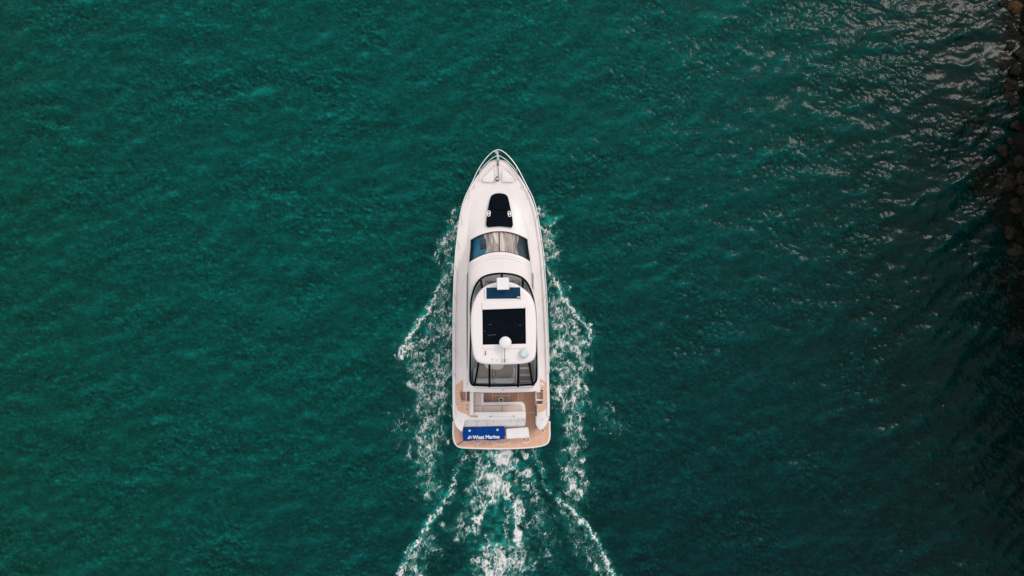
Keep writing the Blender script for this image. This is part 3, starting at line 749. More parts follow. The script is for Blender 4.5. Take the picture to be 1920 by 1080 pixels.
for x, y, tl in ((916.5,400.6,-0.10),(955.2,401.2,0.12)):
    zc = zdeck(y) + 0.105; c = L(x, y, zc); pts = []
    for k in range(32):
        a = 2*math.pi*k/32; px_ = 0.088*math.cos(a); py_ = 0.088*math.sin(a) + (0.065 if math.sin(a) > 0 else -0.065)
        pts.append((c.x + px_*math.cos(tl) - py_*math.sin(tl), c.y + px_*math.sin(tl) + py_*math.cos(tl)))
    cu = MB().prism(pts, zc - 0.08, zc + 0.03, 0.012).build('cup_holder', 'gelcoat', sunpad)
    for d in (-1, 1):
        MB().lathe((c.x - d*0.07*math.sin(tl), c.y + d*0.07*math.cos(tl), zc + 0.026), [(0.042,0),(0.042,0.008),(0.03,0.009)], 16).build('cup_well', 'rubber', cu)

# ---- flybridge
ZF = 3.30
fly_px = [(881.5,600),(881,568),(885.8,545),(891.5,532),(900.4,521),(909,516),(919,513),(930,511.3),(940.5,510.8),(951,511.4),(963,513),(973,516),(981.5,520.5),(989,528),(994.6,538),(1000,553),(1003,567),(1005.8,590),(1007.4,640),(1008.4,690),(1007.6,712),(1003,719.8),(996.5,723),(940,725.5),(890,724),(883,721),(879.8,713),(879.4,690),(880.6,640)]
def densify(px, n=4): return [tuple(p)[:2] for p in spline([(a, b_, 0) for a, b_ in px], n, True)]
flyd = densify(fly_px)
slab_px = [(878,590),(878.5,568),(884,545),(899,519),(919,510.5),(940.5,508.5),(963,510.5),(983,518.5),(997,538),(1005.5,567),(1009,640),(1010,690),(1009.5,715),(1006.5,729),(1000,734.3),(940,736.2),(888,735.6),(880.5,732.5),(877.2,722),(876.4,690)]
fly = MB().prism(roundp(outl(densify(slab_px, 3), 3.40), 0.02, 2), 3.12, 3.40, 0.12).build('flybridge_deck', 'gelcoat', yacht)
# coaming wall
ol = outl(flyd, 3.9); ol = ccw(ol)
mb = MB(); i1 = offset(ol, 0.02); i2 = offset(ol, -0.12)
mb.loft([[(x, y, 3.38) for x, y in offset(ol, 0.06)], [(x, y, 3.80) for x, y in i1], [(x, y, 3.86) for x, y in offset(ol, -0.02)], [(x, y, 3.86) for x, y in offset(ol, -0.09)], [(x, y, 3.38) for x, y in i2]], True)
mb.build('flybridge_coaming', 'gelcoat', fly)
mb = MB(); o2 = ccw(outl(flyd, 3.95))
mb.loft([[(x, y, 3.862) for x, y in offset(o2, -0.005)], [(x, y, 3.96) for x, y in offset(o2, -0.005)], [(x, y, 3.965) for x, y in offset(o2, -0.095)], [(x, y, 3.862) for x, y in offset(o2, -0.095)], [(x, y, 3.862) for x, y in offset(o2, -0.005)]], True)
mb.build('enclosure_lower_frame', 'navy_canvas', fly)
# hardtop
ht_px = [(882.2,600),(884,580),(888,566),(894.5,552),(903,541.5),(914,534.3),(928,529.8),(943,527.8),(956,528.5),(967,531.8),(977,537.5),(987,545),(995,553),(1001,565),(1004.5,580),(1006.5,610),(1006.2,640),(1005.4,660),(1003,671),(997,677.3),(988,680.8),(972,682.8),(943,683.8),(918,683.4),(903,681.8),(894,677.5),(888.4,669),(885.5,655),(883,630)]
htd = densify(ht_px); HTP = ccw(outl(htd, 5.70))
ZT = 5.70
fl_op = ccw(outl([(904.3,577.3),(985.3,576),(986.3,645),(904.9,647)], ZT))      # sunroof opening
mb = MB()
rings = [[(x, y, z_) for x, y in offset(HTP, -ins)] for ins, z_ in ((0.10, 5.50), (0.02, 5.54), (0.0, 5.60), (0.02, 5.66), (0.06, 5.69), (0.14, 5.705))]
mb.loft(rings, True, True, False)
# top skin as a fan strip between the rim and the opening
rim = rings[-1]; nR = len(rim)
ctr = Vector((sum(p[0] for p in fl_op)/4, sum(p[1] for p in fl_op)/4))
def ray_poly(ang, poly):
    d = Vector((math.cos(ang), math.sin(ang))); best = None
    for i in range(len(poly)):
        a = Vector(poly[i]); e = Vector(poly[(i+1) % len(poly)]) - a
        den = d.x*(-e.y) + e.x*d.y
        if abs(den) < 1e-9: continue
        w_ = a - ctr; t = (w_.x*(-e.y) + e.x*w_.y)/den; u = (d.x*w_.y - d.y*w_.x)/den
        if t > 0 and -1e-6 <= u <= 1+1e-6: best = t if best is None else min(best, t)
    return ctr + d*best
angs = sorted([math.atan2(p[1]-ctr.y, p[0]-ctr.x) for p in rim] + [math.atan2(p[1]-ctr.y, p[0]-ctr.x) for p in fl_op])
rp = [p[:2] for p in rim]
outr = [ray_poly(a, rp) for a in angs]; inr = [ray_poly(a, fl_op) for a in angs]
mb.loft([[(p.x, p.y, 5.705) for p in outr], [((p.x*.5+q_.x*.5), (p.y*.5+q_.y*.5), 5.735) for p, q_ in zip(outr, inr)], [(p.x, p.y, 5.745) for p in inr], [(p.x, p.y, 5.60) for p in inr]], True)
hard = mb.build('hardtop', 'gelcoat', yacht, ang=40)
mb = MB(); mb.prism(offset(fl_op, 0.01), 5.60, 5.66); mb.build('sunroof_pane', 'black_canvas', hard)
for x, y, l_ in ((919,608.8,5),(975,610,3),(917.5,629,5),(926,628,8),(908,621,3)):
    c = L(x, y, 5.664); MB().bar((c.x - l_*.012, c.y, c.z), (c.x + l_*.012, c.y + .01, c.z), 0.02, 0.006).build('sunroof_fitting', 'dark_steel', hard)
MB().prism(roundp(outl([(903.8,565.5),(984.6,563.5),(985.2,577.6),(904.3,580.6)], 5.8), 0.05, 4), 5.72, 5.80, 0.02).build('sunroof_panel', 'gelcoat', hard)
MB().prism(roundp(outl([(904.6,646.5),(986.6,644.6),(987.4,653),(904.6,654.2)], 5.77), 0.03, 4), 5.72, 5.772, 0.012).build('sunroof_trim', 'gelcoat', hard)
hb_px = [(910.6,539.4),(976.4,538.6),(977.2,559.6),(910.8,560.2)]
sk = MB().prism(outl(hb_px, 5.76), 5.71, 5.756, 0.006).build('skylight', 'hatch_blue', hard)
for a, c in ((0, 3), (1, 2)):
    MB().bar(L(*hb_px[a], 5.765), L(*hb_px[c], 5.765), 0.05, 0.03).build('skylight_frame', 'vinyl_white', sk)
MB().box(L(969.5, 558.4, 5.757), L(975.8, 555.8, 5.79)).build('skylight_latch', 'steel', sk)
# open-array radar box, radome, satellite dome, antenna, horn and lamps on the hardtop
ra = MB().prism(roundp(outl([(931.2,520.6),(954.0,520),(955.2,542.6),(932.2,543.2)], 6.15), 0.03, 4), 5.98, 6.15, 0.025).build('radar_box', 'dome_white', hard)
MB().lathe((*L(943.2, 534, 5.71).xy, 5.70), [(0.16,0),(0.11,0.06),(0.09,0.2),(0.1,0.285)], 20).build('radar_pedestal', 'dome_white', ra)
rd = MB().lathe(L(947.3, 642.3, 5.92), [(0.20,0),(0.255,0.04),(0.265,0.11),(0.25,0.18),(0.20,0.225),(0.10,0.25),(0.02,0.255)], 36).build('radome', 'dome_white', hard)
MB().prism(roundp(outl([(941.5,652),(951,652),(950.5,674),(942,674)], 5.8), 0.03, 4), 5.70, 5.79, 0.02).build('mast_base', 'dome_white', hard)
MB().lathe((*L(947, 646, 5.75).xy, 5.72), [(0.14,0),(0.10,0.08),(0.10,0.21)], 16).build('radome_stand', 'dome_white', rd)
MB().tube([L(946.6, 653.4, 6.1), L(946.4, 664, 5.98), L(946.1, 677, 5.82)], 0.014, 6).build('antenna_pole', 'dark_steel', hard)
MB().lathe((*L(946.3, 678, 5.72).xy, 5.70), [(0.03,0),(0.03,0.10),(0.015,0.12)], 10).build('antenna_mount', 'dark_steel', hard)
sd = MB().lathe((*L(982, 663, 5.72).xy, 5.69), [(0.19,0),(0.20,0.05),(0.205,0.14),(0.18,0.22),(0.115,0.28),(0.105,0.285),(0.06,0.275),(0.02,0.275)], 30).build('satellite_dome', 'dome_mint', hard)
for x, y in ((922.6,674),(931.5,674.8),(940.5,677.6),(950.6,672.4),(942.3,659),(950.4,659)):
    MB().lathe((*L(x, y, 5.72).xy, 5.70), [(0.03,0),(0.032,0.04),(0.015,0.055)], 10).build('deck_light', 'steel', hard)
hn = MB().tube([L(910.3, 657.5, 5.77), L(910.4, 661, 5.77), L(910.4, 665, 5.78)], [0.012, 0.018, 0.034], 8).build('horn', 'dark_steel', hard)
MB().box(L(908.8, 663, 5.70), L(911.8, 660, 5.765)).build('horn_bracket', 'vinyl_white', hn)
# clear enclosure between coaming and hardtop
def polar(poly, n=96):
    global ctr
    return [ray_poly(2*math.pi*k/n, poly) for k in range(n)]
lowr = polar(offset(o2, -0.05)); upr = polar(offset(HTP, -0.13))
mb = MB(); mb.loft([[(p.x, p.y, 3.95) for p in lowr], [((p.x*.5 + q_.x*.5)*1.0, p.y*.5 + q_.y*.5, 4.75) for p, q_ in zip(lowr, upr)], [(p.x, p.y, 5.51) for p in upr]], True)
encl = mb.build('enclosure_panel', 'clear_vinyl', fly, ang=60)
zl, zu = 3.97, 5.50
for (x0, y0), (x1, y1), w_ in (((889.6,724),(897.5,680),0.085),((917.8,725.8),(917.8,681),0.095),((971.3,725.4),(972.2,681),0.095),((999,723.2),(991.5,678),0.085),((940.6,513),(941.5,531),0.11),((901.5,523.5),(905,545),0.10),((980.4,522.5),(979.5,544),0.10),((881.2,610),(885.4,612),0.06),((1005.6,612),(1003.8,612),0.06)):
    a = L(x0, y0, zl); c = L(x1, y1, zu)
    MB().bar(a + Vector((0,0,0.01)), c, w_, 0.03, (1,0,0) if abs(y0 - 612) > 20 else (0,1,0)).build('enclosure_strap', 'black_canvas', encl)
dp = [L(x, y, zz) for x, y, zz in ((923.2,688,5.30),(923.4,708,4.60),(926,716,4.32),(932,719.2,4.20),(958,719.2,4.20),(964,716,4.32),(966.4,708,4.60),(966.6,688,5.30))]
MB().tube([p + Vector((0,-0.02,0.03)) for p in spline(dp, 5)], 0.010, 5).build('enclosure_zip', 'navy_canvas', encl)
for s_, (x0, y0, x1, y1) in enumerate(((891,727.4,1000,726.6),)):
    MB().tube(spline([L(891, 727.3, 3.42), L(940, 728.6, 3.42), L(1000, 726.6, 3.42)], 6), 0.012, 6).build('aft_grab_rail', 'steel', fly)
MB().lathe(L(943.2, 731.4, 3.40), [(0.035,0),(0.035,0.03),(0.02,0.045)], 12).build('stern_light', 'steel', fly)
# flybridge inside: sole, helm, bench, stairs
MB().prism(offset(ccw(outl(flyd, 3.45)), -0.13), 3.39, 3.43).build('flybridge_sole', 'interior', fly)
hl = MB().prism(roundp(outl([(905.5,518.6),(937.4,514.6),(943,514.6),(976,518),(980,548),(903,548)], 3.72), 0.05, 4), 3.42, 3.72, 0.04).build('helm_console', 'vinyl_white', fly)
MB().prism(roundp(outl([(909,527.2),(974.5,526),(976,546),(908.5,546)], 3.74), 0.04, 4), 3.725, 3.76, 0.01).build('helm_panel', 'hatch_blue', hl)
MB().prism(roundp(outl([(910,522.4),(937.5,518.4),(937.5,522.6)], 3.74), 0.02, 3), 3.725, 3.745).build('helm_tray', 'interior', hl)
MB().prism(roundp(outl([(943.5,518),(973,521.5),(943.5,522.6)], 3.74), 0.02, 3), 3.725, 3.745).build('helm_tray', 'interior', hl)
bench = MB().prism(roundp(outl([(887,690),(969,690),(970,719.5),(887,719.5)], 3.72), 0.12, 5), 3.43, 3.70, 0.05).build('flybridge_bench', 'vinyl_white', fly)
MB().prism(roundp(outl([(888.5,710.5),(968,709),(968.5,719.5),(889,719.5)], 3.95), 0.10, 5), 3.705, 3.93, 0.06).build('backrest', 'vinyl_white', bench)
MB().prism(roundp(outl([(895,684),(915.6,684),(915.6,707.6),(892.5,707.6)], 3.76), 0.04, 4), 3.705, 3.78, 0.03).build('seat_cushion', 'beige_plain', bench)
MB().prism(roundp(outl([(918.6,684),(928.0,684),(928.0,707.4),(918.6,707.4)], 3.76), 0.03, 4), 3.705, 3.78, 0.03).build('seat_cushion', 'beige_plain', bench)
MB().prism(roundp(outl([(929,684),(962.5,684),(962.5,702),(959,706.8),(929,706.8)], 3.76), 0.06, 4), 3.705, 3.79, 0.03).build('seat_cushion', 'beige_fly', bench)
MB().prism(roundp(outl([(905,676),(946,676),(944,690),(936,693.4),(912,692)], 3.95), 0.15, 5), 3.80, 3.90, 0.03).build('flybridge_table', 'vinyl_white', fly)
fs_ = MB().prism(outl([(971.5,682),(999.5,682),(1001.5,720),(972,720)], 3.44), 3.40, 3.445).build('stairwell', 'beige_plain', fly)
for k, (a, c) in enumerate(((688.2,692.4),(701,705),(713.2,717))):
    MB().prism(outl([(974.6,a),(994.4 + k*1.5,a),(994.8 + k*1.5,c),(974.6,c)], 3.50), 3.44, 3.50, 0.01).build('stair_nosing', 'cushion_white', fs_)

# ---- cockpit
ZC = 0.82
yb = house(722, 0).y; wbk = Wd(64.5, 2.0)
bulk = MB().box((-wbk, yb - 0.03, ZC - 0.05), (wbk, yb + 0.05, 3.11)).build('aft_bulkhead', 'gelcoat', yacht)
for k_, (a_, c_) in enumerate(((-1.0, -0.02), (0.02, 1.0))):
    dr = MB().box((a_, yb - 0.052 - 0.012*k_, ZC + 0.06), (c_, yb - 0.034 - 0.012*k_, 2.85)).build('saloon_door', 'dark_glass', bulk)
    fr_ = MB()
    for x_ in (a_, c_): fr_.bar((x_, yb - 0.05 - 0.012*k_, ZC + 0.04), (x_, yb - 0.05 - 0.012*k_, 2.88), 0.05, 0.03, (1, 0, 0))
    for z_ in (ZC + 0.04, 2.88): fr_.bar((a_, yb - 0.05 - 0.012*k_, z_), (c_, yb - 0.05 - 0.012*k_, z_), 0.05, 0.028, (0, 0, 1))
    fr_.build('door_frame', 'steel', dr)
MB().prism(outl([(880,716),(1006,716),(1005.5,780),(1004.5,804),(985.5,804),(985.5,782),(880,782)], ZC), ZC - 0.08, ZC).build('cockpit_sole', 'teak_shaded', yacht)
for (x0, y0), (x1, y1) in (((923.5,737),(923.5,753)),((954.8,737),(954.8,752)),((924,741.6),(954.8,741.6)),((972.2,737),(972.2,752)),((986.5,774),(1003,774))):
    MB().bar(L(x0, y0, ZC + .003), L(x1, y1, ZC + .003), 0.022, 0.006).build('sole_seam', 'caulk', yacht)
# side decks beside the cockpit (quarter wings): outer edge = sheer, inner edge given in pixels
def wing(s_, inner, vs_):
    mb = MB(); rings = []
    for v in vs_:
        zz = ZS(v) - 0.02; w = Wd(HW(v), zz) - 0.01; yo = yv(v, zz); ix = lerp_tab(inner, v)
        xi = L(ix, v, zz).x
        rings.append([(s_*w, yo, zz - 0.5), (s_*w, yo, zz), (s_*(w*0.9 + abs(xi)*0.1), yo, zz + 0.012), ((xi + s_*0.03), yo, zz + 0.012), (xi, yo, zz - 0.01), (xi, yo, ZC - 0.05)])
    mb.loft(rings, False, True, True)
    return mb.build('quarter_deck', 'gelcoat', yacht, ang=40)
wl_ = wing(-1, [(716,862),(733.4,862),(733.5,862),(751,863.5),(751.1,881),(782,881),(783,872),(809,866.5)], [716,733.4,733.5,742,751,751.1,758,766,774,782,783,791,798,804,809])
wr_ = wing(1, [(716,1018.5),(733,1018.5),(756,1018),(759.5,1016),(759.6,1005.5),(782,1005.5),(801,1005.5),(809,1013)], [716,733,745,756,759.5,759.6,768,774,782,791,798,804,809])
# inboard bridging decks forward of the steps
zz = 1.60
MB().prism(outl([(868.2,712),(881,712),(881,734.4),(868.2,734.4)], zz), ZC, zz, 0.01).build('quarter_deck', 'gelcoat', yacht)
MB().prism(outl([(1005.5,712),(1013.2,712),(1013.2,735),(1005.5,735)], zz), ZC, zz, 0.01).build('quarter_deck', 'gelcoat', yacht)
# steps down from the side decks
def step(px, z1, mat='teak_shaded'):
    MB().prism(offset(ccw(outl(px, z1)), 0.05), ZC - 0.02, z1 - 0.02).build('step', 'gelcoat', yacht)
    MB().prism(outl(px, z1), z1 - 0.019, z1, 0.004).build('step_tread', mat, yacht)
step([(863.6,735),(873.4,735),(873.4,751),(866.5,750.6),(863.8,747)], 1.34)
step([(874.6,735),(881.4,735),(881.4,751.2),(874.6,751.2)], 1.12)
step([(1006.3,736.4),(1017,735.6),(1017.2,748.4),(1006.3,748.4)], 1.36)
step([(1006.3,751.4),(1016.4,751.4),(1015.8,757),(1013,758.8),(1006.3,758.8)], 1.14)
MB().bar(L(1005.6, 749.9, 1.42), L(1018, 749.9, 1.42), 0.06, 0.08).build('step_lip', 'gelcoat', yacht)
# teak on the quarter decks
def tz(v): return ZS(v) - 0.004
def teak_patch(px):
    zz = 1.56
    pts = [L(x, y, tz(y)) for x, y in px]; n_ = len(pts); mb = MB()
    mb.add([(p.x, p.y, p.z - 0.05) for p in pts] + [(p.x, p.y, p.z + 0.012) for p in pts], [tuple(range(n_, 2*n_))] + [(i, (i+1) % n_, n_ + (i+1) % n_, n_ + i) for i in range(n_)])
    return mb.build('teak_panel', 'teak', yacht)
teak_patch([(867.6,712),(854.2,722.8),(854.2,733),(867.8,733)])
teak_patch([(854.2,734),(862,734),(862.4,741.7),(864,748),(866,751.5),(854.2,751.5)])
teak_patch([(854.2,752.5),(880.4,752.5),(880.4,781),(876.6,778.4),(871,775),(864,772.6),(860,770),(857,766),(855.6,760)])
teak_patch([(1013.4,710.2),(1026.4,719.8),(1026.6,745.6),(1018.8,745.6),(1018.4,731.6),(1013,731)])
teak_patch([(1018.8,746.6),(1026.8,746.6),(1027,762),(1024.4,766.6),(1017.4,771.6),(1009,773.4),(1007.7,760.4),(1015.4,759.8),(1018.2,755.6)])
def deck_disc(x, y, z_, r1, r2, m1, m2, par=yacht, nm='deck_fitting'):
    a = MB().lathe(L(x, y, z_), [(r1,0),(r1,0.02),(r1*.85,0.028)], 20).build(nm, m1, par)
    MB().lathe(L(x, y, z_ + 0.029), [(r2,0),(r2*.8,0.008)], 16).build('fitting_centre', m2, a)
deck_disc(857.6, 758.8, 1.535, 0.075, 0.038, 'gelcoat', 'rubber')
deck_disc(1024, 757.8, 1.535, 0.075, 0.038, 'gelcoat', 'rubber')
deck_disc(875.3, 760.4, 1.535, 0.062, 0.04, 'steel', 'dark_steel', nm='cup_holder')
deck_disc(875.3, 768.2, 1.525, 0.062, 0.04, 'steel', 'dark_steel', nm='cup_holder')
deck_disc(1015.6, 720.6, 1.605, 0.085, 0.035, 'gelcoat', 'steel', nm='deck_plate')
for x, y in ((864.5,789.2),(1017,786.6)):
    zz = ZS(y) + 0.0
    c = MB().bar(L(x - 1.6, y + .6, zz + .06), L(x + 1.6, y - .6, zz + .06), 0.03, 0.03); c.box(L(x - .5, y + .6, zz - .02), L(x + .5, y - .6, zz + .06)); c.build('cleat', 'steel', yacht)
# sofa in the cockpit
ZSOFA = 1.20
so = MB()
so.prism(roundp(outl([(881,736.8),(907,736.8),(907,754.5),(978,753.2),(983.5,757),(985.4,766),(985.6,777.4),(881,778.6)], ZSOFA), [.02,.02,.03,.28,.2,.05,.02,.02], 5), ZC, ZSOFA - 0.03, 0.05)
sofa = so.build('cockpit_sofa', 'vinyl_white', yacht)
MB().prism(roundp(outl([(880.8,735),(888.2,735),(888.4,778),(880.8,778)], 1.56), 0.05, 4), ZSOFA - .04, 1.56, 0.05).build('sofa_back', 'vinyl_white', sofa)
MB().prism(roundp(outl([(888.6,772.4),(985,771),(985.6,777.6),(888.6,779.0)], 1.50), 0.05, 4), ZSOFA - .04, 1.50, 0.05).build('sofa_back', 'vinyl_white', sofa)
for px in ([(888.8,736.6),(901,736.6),(901,760.4),(888.8,760.4)], [(888.8,761),(906.3,761),(906.3,771.9),(888.8,771.9)], [(907,760.2),(941,759.8),(941,771.6),(907,771.9)], [(941.9,759.8),(974,759),(979.2,762),(979.8,770.6),(941.9,771.4)]):
    MB().prism(roundp(outl(px, ZSOFA + .03), 0.04, 4), ZSOFA - 0.04, ZSOFA + 0.04, 0.035).build('seat_cushion', 'beige_quilt', sofa)
tb = MB().lathe(L(939.3, 749.3, ZC), [(0.15,0),(0.145,0.03),(0.13,0.04)], 24).build('table_socket', 'gelcoat_grey', yacht)
MB().lathe(L(939.3, 749.3, ZC + 0.04), [(0.06,0),(0.055,0.015)], 16).build('socket_hole', 'rubber', tb)
MB().prism(outl([(882.4,779.2),(895.6,779.4),(895.6,783),(882.4,782)], 1.50), 1.3, 1.502).build('step_pad', 'beige_plain', yacht)
# transom block sloping down to the swim platform
mb = MB(); x0l, x1l = L(867, 790, 1.2).x, L(985.6, 790, 1.2).x
pr = [(yv(775.5, 1.47), 1.47), (yv(783, 1.47), 1.47), (yv(786.5, 1.40), 1.40), (yv(797, 1.02), 1.02), (yv(805, 0.55), 0.55), (yv(805, 0.40), 0.40), (yv(775.5, 0.40), 0.40)]
mb.loft([[(x, y, z_) for y, z_ in pr] for x in (x0l, x1l)], True, True, True)
tran = mb.build('transom', 'gelcoat', yacht, ang=30)
def tpt(px, v, off=0.0):   # a point on the sloping transom face for a column and a fraction row
    k = (v - 786.5) / (797 - 786.5); y = pr[2][0] + (pr[3][0] - pr[2][0]) * k; z_ = pr[2][1] + (pr[3][1] - pr[2][1]) * k
    nrm = Vector((0, pr[3][1] - pr[2][1], pr[2][0] - pr[3][0])); nrm = Vector((0, -abs(nrm.y), abs(nrm.z))).normalized()
    return Vector((L(px, 790, 1.2).x, y, z_)) + nrm * off
for xa, xb, va, vb in ((873,893,787,798),(894,912.6,787,798),(914.5,968,788.4,798),(970,984,787,798)):
    q_ = [tpt(xa, va, .012), tpt(xb, va, .012), tpt(xb, vb, .012), tpt(xa, vb, .012)]; q0 = [tpt(xa, va, -.02), tpt(xb, va, -.02), tpt(xb, vb, -.02), tpt(xa, vb, -.02)]
    lk = MB().loft([q0, q_], True, True, True).build('transom_locker', 'gelcoat', tran, ang=20)
    MB().tube([p + Vector((0, 0, .0)) for p in (tpt(xa, va, .010), tpt(xb, va, .010), tpt(xb, vb, .010), tpt(xa, vb, .010))], 0.007, 4, True).build('locker_seam', 'seam', lk)
    for x in (xa + (xb-xa)*.2, xb - (xb-xa)*.2):
        p = tpt(x, va + 1.2, .014); MB().lathe(p, [(0.025,0),(0.02,0.014)], 10).build('locker_latch', 'dark_steel', lk)
MB().tube([(L(921, 0, 1.47).x if False else L(x, y, 1.475).x, L(x, y, 1.475).y, 1.475) for x, y in ((914,781),(962,780.6))], 0.008, 5).build('transom_seam', 'seam', tran)
for x, y in ((920,780.9),(963.4,780.3)):
    MB().lathe(L(x, y, 1.47), [(0.03,0),(0.03,0.02),(0.02,0.03)], 12).build('speaker_fitting', 'dark_steel', tran)
# passage from cockpit to platform: steps and gate
MB().prism(outl([(986.2,795.5),(1004.6,795.5),(1004.6,803.6),(986.2,803.6)], 0.70), 0.40, 0.70, 0.01).build('passage_step', 'teak_shaded', yacht)
gt = MB().tube([L(1005.2, 759.5, 1.62), L(1005.4, 780, 1.58)], 0.032, 8).build('gate', 'rubber', yacht)
MB().tube([L(1005.6, 783, 1.5), L(1005.4, 790.5, 1.46)], 0.018, 8).build('grab_handle', 'steel', yacht)
pz = L(1016, 805, 0.55)
MB().tube([(pz.x, pz.y, 0.5), (pz.x, pz.y, 1.30)], 0.028, 8).build('shower_post', 'dark_steel', yacht)
# swim platform
plat_px = [(848.3,790),(847.8,812),(848.6,822),(850.4,829.5),(853.6,835.2),(858.2,839),(865,841),(880,842),(910,842.9),(940,843.2),(970,842.4),(1000,840.4),(1015,838),(1023,835.6),(1028.6,831.4),(1031.4,825),(1032.6,817),(1032.4,790)]
pl = ccw(outl(densify(plat_px, 3)[:-3] if False else plat_px, 0.50)); 
plat = MB().prism(pl, 0.28, 0.50, 0.05).build('swim_platform', 'gelcoat', yacht)
MB().prism(offset(pl, -0.085), 0.46, 0.512).build('teak_panel', 'teak', plat)
ZP = 0.514
for (x0, y0), (x1, y1) in (((850,811.6),(868,811.8)),((993,809.8),(1030,809.2)),((895.5,828),(895.5,839.5)),((940.6,832),(940.6,840)),((986,834),(986,838.4)),((997.2,821.6),(999.4,836.6)),((997.2,821.6),(1017.4,818.4)),((1017.4,818.4),(1020,833))):
    MB().bar(L(x0, y0, ZP), L(x1, y1, ZP), 0.028, 0.006).build('platform_seam', 'caulk', plat)
def ring(x, y, rx, ry, nm):
    c = L(x, y, ZP); mb = MB()
    mb.tube([(c.x + rx*math.cos(2*math.pi*k/36), c.y + ry*math.sin(2*math.pi*k/36), ZP + .004) for k in range(36)], 0.022, 6, True)
    o_ = mb.build(nm, 'gelcoat', plat)
    for a in (0, math.pi):
        MB().bar((c.x + (rx-.06)*math.cos(a), c.y - ry*.35, ZP + .006), (c.x + (rx-.06)*math.cos(a), c.y + ry*.35, ZP + .006), 0.022, 0.012).build('ring_handle', 'dark_steel', o_)
ring(895.2, 824.6, 0.19, 0.19, 'platform_hatch'); ring(986, 824.8, 0.18, 0.155, 'platform_hatch'); ring(940, 825, 0.47, 0.20, 'platform_hatch')

# ================================================================== THINGS ON THE SWIM PLATFORM
bt = empty('covered_table', L(907, 814, 0.514)); 
def to_world(o): 
    o.location = Matrix.Rotation(BOAT_ROT, 4, 'Z') @ o.location + ORG; o.rotation_euler = (0, 0, BOAT_ROT)
def shift(mb, c): mb.v = [(x - c.x, y - c.y, z_ - c.z) for x, y, z_ in mb.v]; return mb
c0 = L(907, 814, 0.512); zt = 1.02
top = [(866.2,803),(945.4,800.8),(946.8,824.4),(868.2,826.2)]
mb = MB(); A_ = [L(x, y, zt) for x, y in top]
nn_ = 40; rowsT = []
def bil(u, w_): return (A_[0]*(1-u) + A_[1]*u)*(1-w_) + (A_[3]*(1-u) + A_[2]*u)*w_
for j in range(17):
    w_ = j/16; row = []
    for i in range(nn_+1):
        u = i/nn_; p = bil(u, w_); e = min(u, 1-u)*8; e2 = min(w_, 1-w_)*8
        p = p + Vector((0, 0, -0.035*math.exp(-min(e, 9)*1.6) - 0.03*math.exp(-min(e2, 9)*1.6) + 0.006*math.sin(u*9 + 2*w_)))
        if w_ > 0.8: p = p + Vector((0, -0.03*math.sin(u*10.5 + 0.6)*(w_-0.8)*5, 0))
        row.append(p)
    rowsT.append(row)
mb.loft(rowsT, False)
border = rowsT[0] + [r_[-1] for r_ in rowsT[1:]] + rowsT[-1][-2::-1] + [r_[0] for r_ in rowsT[-2:0:-1]]
cc = bil(.5, .5)
skirt = []
for k, p in enumerate(border):
    d = Vector((p.x - cc.x, p.y - cc.y, 0)).normalized(); skirt.append(Vector((p.x, p.y, 0.52)) + d*(-0.02 + 0.012*math.sin(k*0.7)))
mb.loft([border, [p.lerp(q_, .5) + Vector((0.004*math.sin(k), 0, 0)) for k, (p, q_) in enumerate(zip(border, skirt))], skirt], True)
bt.location = c0.copy(); shift(mb, c0); mb.build('cover', 'blue_vinyl', bt, ang=60)
for x, y in ((880.6,807.6),(932.8,806)):
    d = MB().lathe(L(x, y, zt + 0.008), [(0.058,0),(0.058,0.004),(0.05,0.005)], 20); shift(d, c0); d.build('round_sticker', 'sticker', bt)
# lettering
def text_mesh(body, size, loc, rot, name, mat, parent, bold=0.006, sx=1.0):
    cu = bpy.data.curves.new(name, 'FONT'); cu.body = body; cu.size = size; cu.extrude = 0.002; cu.bevel_depth = bold; cu.bevel_resolution = 0
    ob = bpy.data.objects.new(name + '_tmp', cu); scene.collection.objects.link(ob)
    dg = bpy.context.evaluated_depsgraph_get(); me = bpy.data.meshes.new_from_object(ob.evaluated_get(dg))
    bpy.data.objects.remove(ob); me.materials.clear(); me.materials.append(MATS[mat])
    o_ = bpy.data.objects.new(name, me); scene.collection.objects.link(o_); o_.parent = parent
    o_.location = loc; o_.rotation_euler = (0, 0, rot); 
    xs_ = [v_.co.x for v_ in me.vertices]; o_.scale = (sx / (max(xs_) - min(xs_)), 1, 1); return o_
pA = L(886.6, 823.2, zt + 0.022); pB = L(937.4, 821.9, zt + 0.022)
ang_t = math.atan2(pB.y - pA.y, pB.x - pA.x)
text_mesh('West Marine', 0.245, pA - c0, ang_t, 'lettering', 'letter_white', bt, 0.011, (pB - pA).length)
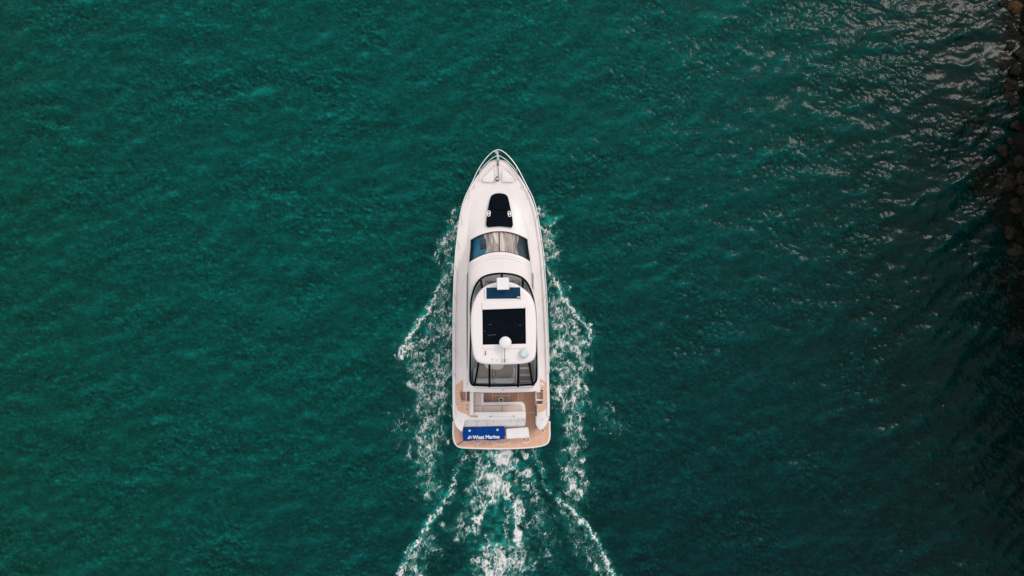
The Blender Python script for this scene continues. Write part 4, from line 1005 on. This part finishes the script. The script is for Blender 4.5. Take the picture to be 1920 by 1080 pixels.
# small emblem left of the words: stacked curved bands and a bar
em = MB()
e0 = L(876.6, 823.2, zt + 0.022); sc_ = (H - zt) / F
def ep(x, y): return (e0.x + x*sc_, e0.y + y*sc_)
for k, (y0, xa, xb) in enumerate(((0.2, 0.2, 4.6), (2.3, 0.8, 5.4), (4.4, 2.0, 5.6))):
    up_ = [ep(xa + (xb-xa)*t/6, y0 + 0.7 + 0.9*math.sin(t/6*math.pi*0.8)) for t in range(7)]; dn = [ep(xa + (xb-xa)*t/6, y0 - 0.5 + 0.7*math.sin(t/6*math.pi*0.8)) for t in range(6, -1, -1)]
    em.prism(up_ + dn, e0.z - .002, e0.z + 0.002)
em.prism([ep(6.3, 0.2), ep(7.2, 0.2), ep(7.4, 5.4), ep(6.4, 5.4)], e0.z - .002, e0.z + 0.002)
em.prism([ep(8.2, 0.4), ep(8.6, 0.4), ep(8.7, 4.6), ep(8.3, 4.6)], e0.z - .002, e0.z + 0.002)
shift(em, c0); em.build('emblem', 'letter_white', bt)
to_world(bt); tag(bt, 'table on the swim platform draped in a royal blue cover with white lettering', 'table')
# white padded box
c1 = L(970, 812, 0.512)
wb = empty('padded_box', c1)
b_px = [(948.2,804.6),(991.2,801),(993.2,821.2),(949.4,823.4)]
mb = MB(); pts = roundp(outl(b_px, 1.0), 0.06, 5); pts = ccw(pts)
fine = []
for i in range(len(pts)):
    a = Vector(pts[i]); c = Vector(pts[(i+1) % len(pts)]); n_ = max(1, int((c-a).length/0.05))
    for k in range(n_): fine.append(a.lerp(c, k/n_))
fine = [tuple(p) for p in fine]
mb.prism(fine, 0.80, 1.0, 0.06); shift(mb, c1); mb.build('cushion', 'cushion_white', wb, ang=60)
mb = MB(); mb.prism(offset(pts, -0.03), 0.515, 0.799, 0.01); shift(mb, c1); mb.build('box_body', 'gelcoat', wb)
to_world(wb); tag(wb, 'white padded box next to the blue table on the swim platform', 'box')
# tie-down line from the table corner to the platform corner
tp = [L(868.4, 826.4, 0.80), L(865, 829, 0.68), L(861, 831.8, 0.58), L(857.2, 834.4, 0.535)]
c2 = tp[-1].copy(); mb = MB().tube(spline(tp, 5), 0.016, 6); shift(mb, c2); o = mb.build('mooring_line', 'rope_dark', None)
o.location = c2; to_world(o); tag(o, 'short dark line tied from the blue table to the platform corner', 'rope')
print('tris', sum(len(o.data.polygons)*2 for o in scene.objects if o.type == 'MESH'))
